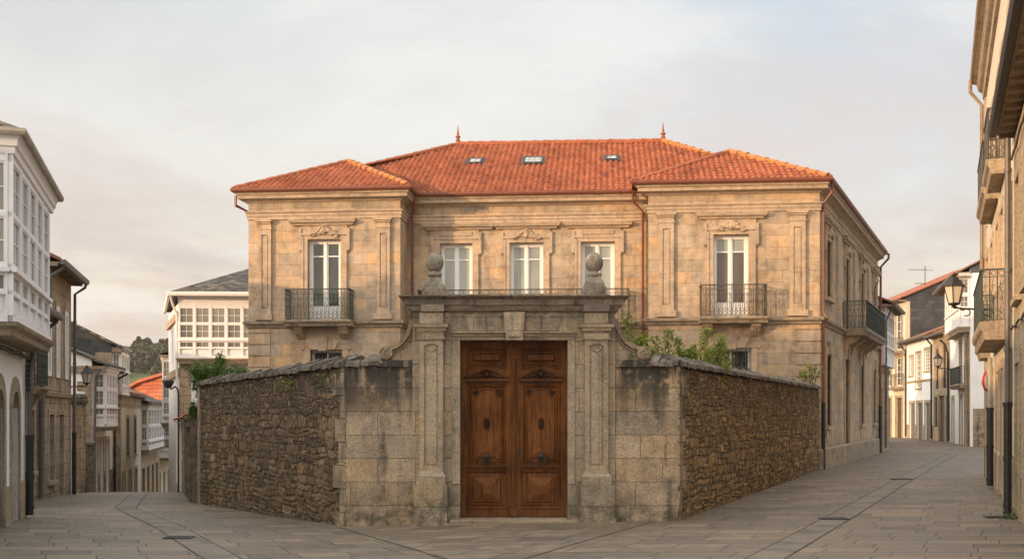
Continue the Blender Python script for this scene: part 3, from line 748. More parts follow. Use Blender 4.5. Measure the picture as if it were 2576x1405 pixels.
# balconies
def cw(fr,a,b): return ((fr.s(a)+fr.s(b))/2, fr.s(b)-fr.s(a))
balcony(man,FA,FA.s(727),FA.s(892),4.79,.62,1.0,.2,[cw(FA,747,767),cw(FA,857,878)],label='small curved iron balcony on the left wing')
balcony(man,FA,FA.s(1757),FA.s(1926),4.79,.62,1.0,.2,[cw(FA,1766,1790),cw(FA,1887,1910)],ironm='rust',label='small iron balcony on the right wing')
balcony(man,FM,FM.s(1056),FM.s(1585,.7),4.79,.72,1.05,.2,[cw(FM,1110,1135),cw(FM,1230,1255),cw(FM,1400,1425),cw(FM,1500,1525)],ironm='rust',pitch=.17,label='long iron balcony across the middle front')
# side front on the street
for k in range(4):
    dress(FS,us[k],True,False,(us[k][0]-.55,us[k][1]+.55),seed=9+k,ear=7.05,oz=5.45 if k in (0,3) else 4.83)
    if k in (0,3):
        m = MB(); m.fbox(FS,us[k][0]-.25,us[k][1]+.25,5.42,5.53,0,.14); m.build('sill', M['mtrim'], man)
    window(man,FS,*us[k],-.07,2,3,'gdark',paint='brownwood',fw=.06)
    m = MB(); surround(m,FS,*gs[k],w=.15,p=.05,sill=k!=1,head=.1); c=(gs[k][0]+gs[k][1])/2; m.fprism(FS,[(c-.12,gs[k][3]),(c+.12,gs[k][3]),(c+.16,gs[k][3]+.45),(c-.16,gs[k][3]+.45)],.055,.12)
    if k != 1: m.fbox(FS,gs[k][0],gs[k][1],.85,1.22,0,.03)
    m.build('window_surround', M['mtrim'], man)
    if k == 1: door(man,FS,*gs[k],o=-.09)
    else:
        window(man,FS,*gs[k],-.07,2,4,'gdark',paint='black',fw=.06)
for k in range(3):
    m = MB(); c = (side[k]+side[k+1])/2; m.fbox(FS,c-.42,c+.42,4.83,7.9,0,.07); m.fbox(FS,c-.28,c+.28,5.1,7.6,.07,.085)
    m.build('pilaster', M['mtrim'], man)
bb = balcony(man,FS,side[1]-1.0,side[2]+1.0,4.80,.85,1.0,.24,[(side[1]-.6,.3),(side[1]+1.0,.3),(side[2]-1.0,.3),(side[2]+.6,.3)],corbz=.75,label='wide iron balcony over the side street')
# downpipes
p = FM.w(.30,8.9,.42); downpipe(man,[p,FM.w(.30,8.72,.42),FM.w(.16,8.45,.12),FM.w(.16,4.85,.12)][0:0]+[FM.w(.30,8.98,.37),FM.w(.30,8.72,.37),FM.w(.2,8.42,.13),FM.w(.2,.1,.13)],.042,'pipe',(.3,.6,.9))
sR = FM.s(1617,.13); downpipe(man,[FM.w(sR-.34,8.98,.37),FM.w(sR-.34,8.72,.37),FM.w(sR,8.42,.13),FM.w(sR,.1,.13)],.042,'pipe',(.3,.6,.9))
downpipe(man,[FS.w(.05,8.97,.37),FS.w(.05,8.7,.37),FS.w(.14,8.35,.09),FS.w(.14,5.0,.09),FS.w(.14,4.75,.21),FS.w(.14,4.5,.09),FS.w(.14,2.1,.09)],.042,'pipe',(.4,),low=2.1)
downpipe(man,[FS.w(FS.L-.3,8.97,.5),FS.w(FS.L-.3,8.75,.5),FS.w(FS.L-.1,8.4,.14),FS.w(FS.L-.1,2.1,.12)],.052,'pipe',(.3,.6),low=2.1)
downpipe(man,[FD.w(FD.L-.15,8.97,.5),FD.w(FD.L-.15,8.65,.5),FD.w(FD.L-.6,8.45,.12),FD.w(FD.L-.6,1,.12)],.05,'pipe')
# roof
eo = .41
def corner(p, fa, fb, o=eo):
    n1,n2 = fa.n,fb.n; mm = (n1+n2)/max(.15,1+n1.dot(n2)); return (p[0]+mm.x*o, p[1]+mm.y*o)
cA = corner(A,FD,FA); cB = corner(B_,FA,FS); cC = corner(C_,FS,FB); cD = corner(D_,FB,FD)
ea1 = corner(a1,FA,FRL); eb0 = corner(b0,FRR,FA); em0 = corner(m0,FRL,FM); em1 = corner(m1,FM,FRR)
ZR = 9.05
RL = px(1152,367,42.0); RRr = px(1668,354,41.2)
# main front slope passes through the middle eave line
fmL = Fr(em0,em1); 
def onl(fr, X): t = (X-fr.p.x)/fr.d.x; return fr.w(t,ZR)
V3 = lambda p,z=ZR: Vector((p[0],p[1],z))
mFL = fmL.w(-(Vector(em0)-Vector(cA)).dot(fmL.d),ZR); mFR = fmL.w((Vector(cB)-Vector(em0)).dot(fmL.d)-.1,ZR)
# keep slope planar: put the right ridge end on the plane of the other three points
nn = (mFR-mFL).cross(RL-mFL).normalized(); RRr.z = RL.z-(nn.x*(RRr.x-RL.x)+nn.y*(RRr.y-RL.y))/nn.z
rf = MB(); 
for pts in ((V3(cC),V3(cD),RL,RRr),(V3(cD),V3(cA),RL),(V3(cB),V3(cC),RRr)): rf.poly([Vector(q)-Vector((0,0,.03)) for q in pts])
roofb = rf.build('roof', M['tile'], man)
roofplane('tiled_slope',[mFL,mFR,RRr,RL],roofb)
AL = px(877,411,38.7); AR = px(1835,386,37.1)
bl = V3(em0)+Vector((0,2.6,0)); 
def wing(c0, c1, apex, el, er):
    back = Vector((0.0,1.0,0))
    # ridge runs back from the apex into the main slope
    t = 2.6; rb = apex+Vector((FA.n.x*-t,FA.n.y*-t,0))
    roofplane('tiled_slope',[V3(c0),V3(c1),apex],roofb)
    roofplane('tiled_slope',[V3(c1),V3(c1)+er,rb,apex],roofb)
    roofplane('tiled_slope',[V3(c0)+el,V3(c0),apex,rb],roofb)
bk = -FA.n3*5.0
wing(cA,ea1,AL,bk,bk); wing(eb0,cB,AR,bk,bk)
up_ = Vector((0,0,.06))
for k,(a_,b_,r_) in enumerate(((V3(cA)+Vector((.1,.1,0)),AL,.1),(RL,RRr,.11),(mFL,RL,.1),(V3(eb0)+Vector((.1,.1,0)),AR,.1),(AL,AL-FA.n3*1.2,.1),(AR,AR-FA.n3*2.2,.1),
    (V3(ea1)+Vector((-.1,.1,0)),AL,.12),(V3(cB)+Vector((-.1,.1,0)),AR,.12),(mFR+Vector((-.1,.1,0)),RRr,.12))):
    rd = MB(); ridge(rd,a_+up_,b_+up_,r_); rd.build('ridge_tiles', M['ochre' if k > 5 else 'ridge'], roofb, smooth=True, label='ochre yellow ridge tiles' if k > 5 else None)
for q in (RL,RRr):
    f = MB(); f.lathe((q.x,q.y,q.z+.02),[(.13,0),(.13,.06),(.08,.1),(.07,.16),(.10,.19),(.055,.22),(.07,.29),(.11,.32),(.07,.35),(.045,.42),(.025,.58),(.008,.76)],12); f.build('roof_finial', M['ridge'], roofb, smooth=True)
# skylights set on the main front slope
npl = (mFR-mFL).cross(RL-mFL).normalized(); 
if npl.z < 0: npl = -npl
tpl = Vector((-npl.y,npl.x,0)).normalized(); bpl = npl.cross(tpl)
if tpl.x < 0: pass
cam0 = Vector((0,0,EYE))
for (x,y,w_,h_) in ((1196,409,.52,.62),(1342,407,.72,.82),(1539,401,.45,.55)):
    ray = px(x,y,1.0)-cam0; t = (mFL-cam0).dot(npl)/ray.dot(npl); c = cam0+ray*t
    m = MB()
    def sb(u0,u1,v0,v1,h0,h1):
        P_ = [c+tpl*u+bpl*v+npl*h for h in (h0,h1) for (u,v) in ((u0,v0),(u1,v0),(u1,v1),(u0,v1))]; return P_
    W,H = w_/2,h_/2
    for a in ((-W,W,-H,-H+.07),(-W,W,H-.07,H),(-W,-W+.07,-H+.07,H-.07),(W-.07,W,-H+.07,H-.07)): m.hexa(sb(*a,-.02,.10))
    m.hexa(sb(-W-.08,W+.08,-H-.12,H+.08,-.02,.075))
    f = m.build('skylight', M['black'], roofb)
# its glass is part of the skylight mesh depth: separate pane at level two of the mansion
    g = MB(); g.hexa(sb(-W+.07,W-.07,-H+.07,H-.07,.05,.09)); g.build('skylight_pane', M['gpale'], roofb)

# ------------------------------------------------------------------ THE GATE
ZG = 18.0; FG = Fr(px(870,0,ZG).xy, px(1705,0,ZG).xy)
gx = lambda x: FG.s(x); gzv = lambda y: EYE-(y-HY)/F*ZG
gate = thing('stone_gateway', (0,ZG,0), 'monumental carved granite gateway with dark ledge around the big wooden double door', 'gateway')
dx0,dx1,dz1 = gx(1157.6),gx(1428),gzv(855.8); dz0 = gzv(1304)
FGb = FG.off(.04)      # body face, slightly proud of the flanking ashlar
b = MB(); gl0,gl1 = gx(1038),gx(1547); zb1 = gzv(784)
holed(b,FGb,gl0,gl1,-.3,zb1,[(dx0,dx1,-.3,dz1)],.42); shell(b,FGb,gl0,gl1,-.3,zb1,.95)
b.build('wall', M['gate'], gate)
f = FGb
m = MB(); m.fbox(f,gx(1138),gx(1282),gzv(855),gzv(843),0,.05)
m = MB()
# door case: plain jamb band, lintel ledges, keystone
m.fbox(f,gx(1138),dx0-.001,gzv(1215),gzv(856),0,.03); m.fbox(f,dx1+.001,gx(1445),gzv(1215),gzv(856),0,.03)
for a,b_ in ((1138,1272),(1317,1447)):
    m.sweep([f.xy(gx(a),0),f.xy(gx(b_),0)], [(0,gzv(855.5)),(.04,gzv(855)),(.045,gzv(848)),(.07,gzv(846)),(.08,gzv(841)),(.12,gzv(838)),(.12,gzv(834)),(0,gzv(833))])
m.build('door_surround', M['gsoft'], gate)
m = MB(); kp = [(1273,855),(1280,846),(1286,850),(1290,856),(1299,856),(1304,850),(1310,846),(1316,855)]
m.fprism(f,[(gx(1274),gzv(856.5)),(gx(1315),gzv(856.5)),(gx(1319.5),gzv(787)),(gx(1267),gzv(787))],0,.16)
m.fprism(f,[(gx(1280),gzv(848)),(gx(1309),gzv(848)),(gx(1313),gzv(795)),(gx(1273),gzv(795))],.16,.19); m.build('keystone', M['gsoft'], gate)
for a0,a1_,c0,c1 in ((1180,1225,1168,1222),(1226,1266,1223,1264),(1321,1360,1323,1364),(1361,1404,1365,1416)):
    m = MB(); m.fprism(f,[(gx(a0)+.008,gzv(832)),(gx(a1_)-.008,gzv(832)),(gx(c1)-.008,gzv(792)),(gx(c0)+.008,gzv(792))],0,.02); m.build('voussoir', M['gate'], gate)
def gpil(x0,x1,cx0,cx1,px0,px1,bx0,bx1,plinth):
    m = MB(); a,b = gx(x0),gx(x1); t = (b-a)*.2; p = .14
    zT,zB = gzv(853),gzv(1184)
    m.fbox(f,a,a+t,zB,zT,0,p); m.fbox(f,b-t,b,zB,zT,0,p); m.fbox(f,a+t,b-t,gzv(866),zT,0,p-.003); m.fbox(f,a+t,b-t,zB,gzv(1170),0,p-.003)
    m.fbox(f,a+t,b-t,gzv(1170),gzv(866),0,p-.035); m.fbox(f,a+t+.03,b-t-.03,gzv(1165),gzv(885),p-.035,p-.02)
    c = (a+b)/2; zc = gzv(868)
    m.tube([f.w(c+.075*math.cos(t_),zc-.03+.075*math.sin(t_),p-.02) for t_ in [math.pi+math.pi*j/8 for j in range(9)]],.014,5)
    for sg in (-1,1): m.fbox(f,*sorted((c+sg*.07,c+sg*.16)),zc-.01,zc+.02,p-.035,p-.002)
    # capital
    m.sweep([f.xy(a-.0,0),f.xy(a-.0,p),f.xy(b+.0,p),f.xy(b+.0,0)], [(-.02,gzv(855)),(.025,gzv(855)),(.03,gzv(850)),(.01,gzv(848)),(.015,gzv(840)),(.05,gzv(833)),(.055,gzv(827)),(.085,gzv(825)),(.09,gzv(818)),(.1,gzv(816)),(-.02,gzv(816))])
    m.fbox(f,a+.03,b-.03,gzv(854),gzv(817),0,p-.02)
    m.fbox(f,a,b,gzv(815.9),gzv(787),0,p-.02)
    # base
    c0,c1 = gx(bx0),gx(bx1); m.sweep([f.xy(a,0),f.xy(a,p),f.xy(b,p),f.xy(b,0)], [(-.02,gzv(1199)),(.045,gzv(1199)),(.045,gzv(1195)),(.02,gzv(1190)),(.0,gzv(1183)),(-.02,gzv(1183))])
    m.fbox(f,a+.02,b-.02,gzv(1198),gzv(1184),0,p-.02); m.fbox(f,c0,c1,gzv(1216),gzv(1199.2),0,p+.045)
    o = m.build('pilaster', M['gsoft'], gate)
    k = MB(); q0,q1 = gx(px0),gx(px1); zg = gz(f.w(q0,0).x,ZG)-.3
    zpl = gzv(1311 if plinth else 1380); k.fbox(f,q0,q1,zpl,gzv(1216.3),0,p+.10)
    if plinth: k.fbox(f,gx(plinth[0]),gx(plinth[1]),zg,gzv(1311),0,p+.16)
    else: k.fbox(f,q0-.02,q1+.02,zg,gzv(1297),0,p+.12)
    k.build('pedestal', M['gate'], gate)
gpil(1057.7,1116,1046,1127.6,1045,1127.6,1050,1122,(1038.7,1134)); gpil(1469.5,1527.5,1458.5,1540,1457.6,1542,1463,1535,None)
# great cornice
m = MB(); xl,xr = gx(1038),gx(1548)
Zc = [gzv(v) for v in (786,782,776,771,768,754.5,753,748.5,746)]
pr = [(-.05,Zc[0]),(.0,Zc[0]),(.05,Zc[1]),(.07,Zc[2]),(.085,Zc[3]),(.11,Zc[4]),(.125,Zc[5]),(.15,Zc[6]),(.21,Zc[7]),(.215,Zc[8]),(-.05,Zc[8])]
m.sweep([f.xy(xl,-.92),f.xy(xl,.0),f.xy(xr,.0),f.xy(xr,-.92)],pr); m.fbox(f,xl+.04,xr-.04,Zc[0]+.001,Zc[8]-.004,-.92,-.04)
for a,b_ in ((1061,1119),(1466,1530)): m.fbox(f,gx(a),gx(b_),Zc[0]+.004,Zc[4],.0,.16)
r = random.Random(3)
for i in range(46):
    x = xl-.2+(xr-xl+.4)*(i+.5)/46; m.ball(f.w(x,Zc[8]+.0,.14+r.uniform(-.02,.03)),r.uniform(.02,.045),5,(1.8,1.4,.5))
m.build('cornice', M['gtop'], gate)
# ball finials
for cx,x0,x1,bt,w1 in ((1090.5,1061,1119,713,1),(1497.5,1470,1527,708,1)):
    c = f.w(gx(cx),0,-.30); zt = Zc[8]-.01; k = MB()
    hb = gzv(bt)-zt
    k.lathe4((c.x,c.y,zt),[(.19,0),(.19,hb*.72),(.185,hb*.74),(.165,hb*.76),(.16,hb)]); 
    s0 = zt+hb
    k.build('finial_base', M['finial'], gate)
    k = MB(); zc_ = gzv(678)
    k.lathe4((c.x,c.y,s0),[(.155,0),(.15,.015),(.11,.06),(.078,.14),(.072,gzv(684)-s0-.07)])
    k.lathe((c.x,c.y,0),[(.09,gzv(691)),(.12,gzv(689)),(.125,gzv(684)),(.09,gzv(681)),(.075,gzv(680)),(.07,gzv(678)+.01)],20)
    rb = .152; zb = gzv(654); pf = []
    for i in range(15):
        t_ = -math.pi/2*.92+(math.pi*.96)*i/14; rr_ = rb*math.cos(t_)*(1-.07*math.sin(t_)); pf.append((max(.004,rr_), zb+rb*1.1*math.sin(t_)))
    k.lathe((c.x,c.y,0),pf,24); k.build('ball_finial', M['finial'], gate, smooth=True)
# scrolled wings
def scroll(mir):
    X = (lambda x: gx(1038-(x-1547)*.93)) if mir else gx
    ox = .0; cv = [(1547,803),(1554,804),(1557,812),(1561,826),(1569,842),(1580,855),(1592,864),(1606,869),(1620,871),(1631,877),(1637,887),(1636,899),(1628,906)]
    pts = [(1547,906)]+[(1628,906)]+cv[::-1][1:]
    P_ = [(X(a),gzv(b)) for a,b in pts]
    if mir: P_ = P_[::-1]
    m = MB(); m.fprism(f,P_,-.45,-.10)
    for k in range(len(cv)-3):
        a0,b0_ = cv[k]; a1_,b1_ = cv[k+1]; dx_,dy_ = a1_-a0,b1_-b0_; L__ = math.hypot(dx_,dy_); nx_,ny_ = -dy_/L__,dx_/L__
        a2_,b2_ = cv[k+2]; ex,ey = a2_-a1_,b2_-b1_; E__ = math.hypot(ex,ey); mx,my = -ey/E__,ex/E__
        q = [(X(a0),gzv(b0_)),(X(a1_),gzv(b1_)),(X(a1_+mx*11),gzv(b1_+my*11)),(X(a0+nx_*11),gzv(b0_+ny_*11))]
        m.prism([f.w(s_,z_,-.11) for s_,z_ in q], f.n3*.085)
        m.prism([f.w(X(a_),gzv(b_),-.108) for a_,b_ in ((a0+nx_*15,b0_+ny_*15),(a1_+mx*15,b1_+my*15),(a1_+mx*18,b1_+my*18),(a0+nx_*18,b0_+ny_*18))], f.n3*.04)
    cxx,czz = (X(1620),gzv(887)); sg = -1 if mir else 1
    m.prism([f.w(cxx+.115*math.cos(t_),czz+.105*math.sin(t_),-.12) for t_ in [2*math.pi*j/16 for j in range(16)]], f.n3*.10)
    m.tube([f.w(cxx+sg*r_*math.cos(t_),czz+r_*math.sin(t_),-.015) for r_,t_ in [(.095-.08*j/16,1.2-j*.62) for j in range(17)]],.014,5)
    m.build('scroll', M['gate'], gate)
scroll(False); scroll(True)
for a_,b_ in ((gx(950),gl0-.002),(gl1+.002,gx(1640))):
    m = MB(); m.fprism(FG,[(a_,gzv(922)),(b_,gzv(922)),(b_,gzv(905)),(a_,gzv(905))],-.5,.045); m.build('ledge', M['gwing'], gate)
st = MB(); zs = dz0; st.fprism(FG,[(gx(1134),-.25),(gx(1456),-.25),(gx(1456),zs),(gx(1134),zs)],-.45,.26); st.build('threshold', M['gsoft'], gate)
# the ashlar flanks belong to the garden walls
Z2 = gzv(921)
# door leaves --------------------------------------------------------
FD2 = FG.off(-.30); K = 362.0; zl = dz0+.012; Hd = dz1-.005-zl; wd = (dx1-dx0-.012)/2
def leaf(x0, sg, label):
    "x measured in leaf units from the hinge side; sg=-1 mirrors for the right leaf"
    sc = wd/321.0; zs_ = Hd/1057.0
    def P(x,y): return ((x0+ (x-1)*sc) if sg > 0 else (x0-(x-1)*sc), zl+Hd-(y-185)*zs_)
    def box(m,a,b,c,d,o0,o1):
        (q0,w1),(q1,w0) = P(a,c),P(b,d); q0,q1 = sorted((q0,q1)); m.fbox(FD2,q0,q1,w0,w1,o0,o1)
    def pr(m,pts,o0,o1):
        q = [P(a,b) for a,b in pts]
        ar = sum(q[i][0]*q[(i+1)%len(q)][1]-q[(i+1)%len(q)][0]*q[i][1] for i in range(len(q)))
        if ar < 0: q = q[::-1]
        m.fprism(FD2,q,o0,o1)
    def frame(m,pts,r_,o): 
        q = [FD2.w(*P(a,b),o) for a,b in pts]; m.tube(q+[q[0],q[1]],r_,6,False)
    def pyr(m,a,b,c,d,o0,o1,ins):
        lo = [P(a,d),P(b,d),P(b,c),P(a,c)]; hi = [P(a+ins,d-ins),P(b-ins,d-ins),P(b-ins,c+ins),P(a+ins,c+ins)]
        m.hexa([FD2.w(*p,o0) for p in lo]+[FD2.w(*p,o1) for p in hi])
    m = MB(); box(m,1,321,185,1242,-.05,0)
    # stiles and rails stand proud of the ground of each field
    for a in ((1,40,185,1242),(272,321,185,1242),(40,272,185,222),(40,272,425,446),(40,272,930,962),(40,272,1192,1242)): box(m,*a,0,.03)
    arch = lambda x0_,x1_,yb,rise,n=10: [(x0_+(x1_-x0_)*i/n, yb-rise*math.sin(math.pi*i/n)) for i in range(n+1)]
    pr(m,[(40,446-30),(40,360)]+[(q_,w_) for q_,w_ in arch(40,272,358,32)]+[(272,416)],0,.03)
    d = m.build('door_leaf', M['doorwood'], gdoor, label=label)
    m = MB()
    # upper panel with arched foot
    frame(m,[(44,224),(270,224),(270,352)]+arch(44,270,352,30)[::-1][1:],.017,.034)
    frame(m,[(58,238),(256,238),(256,334)]+arch(58,256,334,26)[::-1][1:],.011,.008)
    pyr(m,70,244,252,304,0,.045,9)
    # long middle panel
    frame(m,[(46,448),(268,448),(268,928),(46,928)],.018,.032)
    oga = [(78,522),(95,518),(104,505),(112,490),(130,474),(160,466),(190,474),(208,490),(216,505),(225,518),(242,522)]
    bot = [(242,895),(218,893),(205,870),(185,852),(160,845),(135,852),(115,870),(102,893),(78,895)]
    pr(m,[(60,462),(256,462),(256,912),(60,912)],0,.012)
    frame(m,[(60,462),(256,462),(256,912),(60,912)],.013,.010)
    pr(m,oga+bot,.012,.038); frame(m,oga+bot,.016,.040)
    pr(m,[(92,540)]+[(a,b+14) for a,b in oga[2:9]]+[(228,540),(228,880),(212,880)]+[(a,b-12) for a,b in bot[2:7]][0:0]+[(108,880),(92,880)],.034,.042)
    # foot panel
    frame(m,[(38,966),(278,966),(278,1190),(38,1190)],.017,.032)
    for j,(a,o_) in enumerate(((50,.012),(66,.034))): pyr(m,a,316-a,966+(a-38),1190-(a-38),0,o_,12)
    pyr(m,84,232,1006,1146,.034,.075,44)
    m.build('panels', M['doorwood'], d, smooth=False)
    m = MB()
    # pediment with carving
    cap = [(24,402),(60,388),(110,366),(158,346),(206,366),(256,388),(292,402)]
    m.tube([FD2.w(*P(a,b),.06) for a,b in cap],.034,6); m.tube([FD2.w(*P(a,b+13),.04) for a,b in cap[1:-1]],.012,6)
    box(m,26,292,408,424,.03,.10); box(m,36,280,428,438,.03,.06); box(m,34,282,930,942,.03,.09); box(m,32,284,944,958,.03,.055)
    pr(m,[(40,408)]+[(a,b+6) for a,b in cap[1:-1]]+[(276,408)],.02,.045)
    m.build('mouldings', M['doormid'], d, smooth=True)
    m = MB(); c_,z_ = P(158,382)
    m.ball(FD2.w(c_,z_,.07),.05,10,(1,.6,1))
    for j in range(10): t_ = 2*math.pi*j/10; m.ball(FD2.w(c_+.07*math.cos(t_),z_+.075*math.sin(t_),.06),.024,6,(1,.7,1))
    m.ball(FD2.w(c_,z_+.115,.06),.03,6)
    r_ = random.Random(5)
    for sd in (-1,1):
        for j in range(16):
            u = (j+1)/17; q_,w_ = P(158+sd*(26+u*88),400-(1-u)*18+r_.uniform(-4,5)); m.ball(FD2.w(q_,w_,.06),.031*(1.25-.75*u),6,(1.3,.9,.8))
        for j in range(5):
            for yy in (482,496): q_,w_ = P(160+sd*(60+j*6),yy+r_.uniform(-8,12)); m.ball(FD2.w(q_,w_,.05),.020,5,(1.2,.8,1))
    for yy,rr in ((650,.02),(662,.028),(676,.034),(690,.03),(703,.022),(712,.013)):
        for sd in (-1,1): q_,w_ = P(156+sd*9,yy); m.ball(FD2.w(q_,w_,.045),rr*1.0,6,(1,.7,.8))
        q_,w_ = P(156,yy); m.ball(FD2.w(q_,w_,.05),rr*.6,6)
    m.build('carving', M['doordark'], d, smooth=True)
    m = MB(); q_,w_ = P(156,878); m.lathe4((FD2.w(q_,w_,.05).x,FD2.w(q_,w_,.05).y,w_-.05),[(.04,0),(.045,.06),(.03,.1)])
    m.ball(FD2.w(q_,w_,.085),.048,10); m.tube([FD2.w(q_+.06*math.sin(t_),w_-.02-.07*(1-math.cos(t_))*.9,.1) for t_ in [-2.4+4.8*j/12 for j in range(13)]],.012,6)
    m.ball(FD2.w(q_,w_-.14,.11),.022,8); m.build('knocker', M['black'], d, smooth=True)
    return d
def doorwood(name, base, dark):
    t = NT(name); co = t.obj(v=(22,22,1.6)); n = t.noise(co,1.0,6,.7,.4); n2 = t.noise(t.obj(1.6),1.0,4,.6); f = t.noise(t.obj(v=(90,90,5)),1.0,3,.6)
    c = t.ramp(n,[(.28,dark),(.5,base),(.75,(base[0]*1.45,base[1]*1.4,base[2]*1.3))])
    c = t.mix(1.0,c,t.ramp(n2,[(.3,(.5,.46,.42)),(.7,(1.35,1.32,1.28))]),'MULTIPLY'); c = t.mix(.5,c,t.ramp(f,[(.35,(.6,.6,.6)),(.65,(1.3,1.3,1.3))]),'MULTIPLY')
    sep = t.n('SeparateXYZ',None,Vector=t.obj(1)); wr = t.math('MULTIPLY',t.rng(sep.outputs[2],.2,.9,1.0,0.0),t.rng(n2,.35,.6))
    c = t.mix(t.math('MULTIPLY',wr,.35),c,(.10,.06,.035,1))
    return t.bsdf(c,.5,.16,n,.25,.004)
M['doorwood'] = doorwood('varnished_oak',(.145,.053,.013),(.026,.010,.004)); M['doormid'] = doorwood('darker_oak_mouldings',(.10,.038,.013),(.035,.013,.005)); M['doordark'] = doorwood('dark_carved_oak',(.05,.02,.009),(.02,.009,.004))  # mouldings and carving take darker oak tones than the leaves
gdoor = thing('double_door', (0,ZG+.3,0), 'brown varnished double door with carved pediments and round knockers in the gateway', 'door')
dA = leaf(dx0+.004,1,None); dB = leaf(dx1-.004,-1,None)
m = MB(); cs = (dx0+dx1)/2; m.fbox(FD2,cs-.03,cs+.03,zl+.02,zl+Hd,.03,.075); m.tube([FD2.w(cs,zl+.15,.078),FD2.w(cs,zl+Hd-.3,.078)],.02,8)
m.fbox(FD2,cs-.05,cs+.05,zl+.01,zl+.14,.03,.095); m.fbox(FD2,cs-.045,cs+.045,zl+Hd-.27,zl+Hd-.23,.03,.1); m.fbox(FD2,cs-.04,cs+.04,zl+Hd-.2,zl+Hd-.02,.03,.1); m.fbox(FD2,cs-.055,cs+.055,zl+Hd-.05,zl+Hd-.005,.03,.12)
m.fbox(FD2,cs-.045,cs+.045,zl+.78,zl+.82,.03,.09)
m.build('astragal', M['doorwood'], gdoor)
m = MB(); m.fbox(FD2,cs+.045,cs+.085,zl+.96,zl+1.1,.03,.045); m.ball(FD2.w(cs+.065,zl+1.05,.05),.012,6); m.build('keyhole_plate', M['black'], gdoor)

# ------------------------------------------------------------------ GARDEN WALLS
def coping(mb, path, z0, zf, seed, prow=1, thick=.46, slabw=.13, rise=.18):
    "rough slabs bedded across the wall top; path = list of 2D points, outside on the right"
    r = random.Random(seed); P2 = [Vector(p) for p in path]
    for i in range(len(P2)-1):
        a,b = P2[i],P2[i+1]; L = (b-a).length; fr = Fr(a,b); s = 0.0; za,zb = z0[i],z0[i+1]
        while s < L-.02:
            w = min(r.uniform(.7,1.5)*slabw, L-s); z = za+(zb-za)*(s/L); j = r.uniform(-.014,.014); ov = r.uniform(.05,.10); rs = rise+r.uniform(-.03,.04); sl = r.uniform(.02,.14)
            a0,a1 = s+.004,s+w-.004
            W = fr.w
            lo = [W(a0,z+j,ov),W(a1,z+j,ov),W(a1,z+j,-thick-.05),W(a0,z+j,-thick-.05)]
            mb.add([W(a0,z+j,ov),W(a1,z+j,ov),W(a1,z+j+.075,ov-.01),W(a0,z+j+.07,ov-.01),W(a0+sl,z+j+rs,-thick*.5),W(a1+sl,z+j+rs+r.uniform(-.015,.015),-thick*.5),W(a0,z+j+.08,-thick-.05),W(a1,z+j+.08,-thick-.05),W(a0,z+j,-thick-.05),W(a1,z+j,-thick-.05)],
                   [(0,1,2,3),(3,2,5,4),(4,5,7,6),(6,7,9,8),(8,9,1,0),(0,3,4,6,8),(1,9,7,5,2)])
            s += w
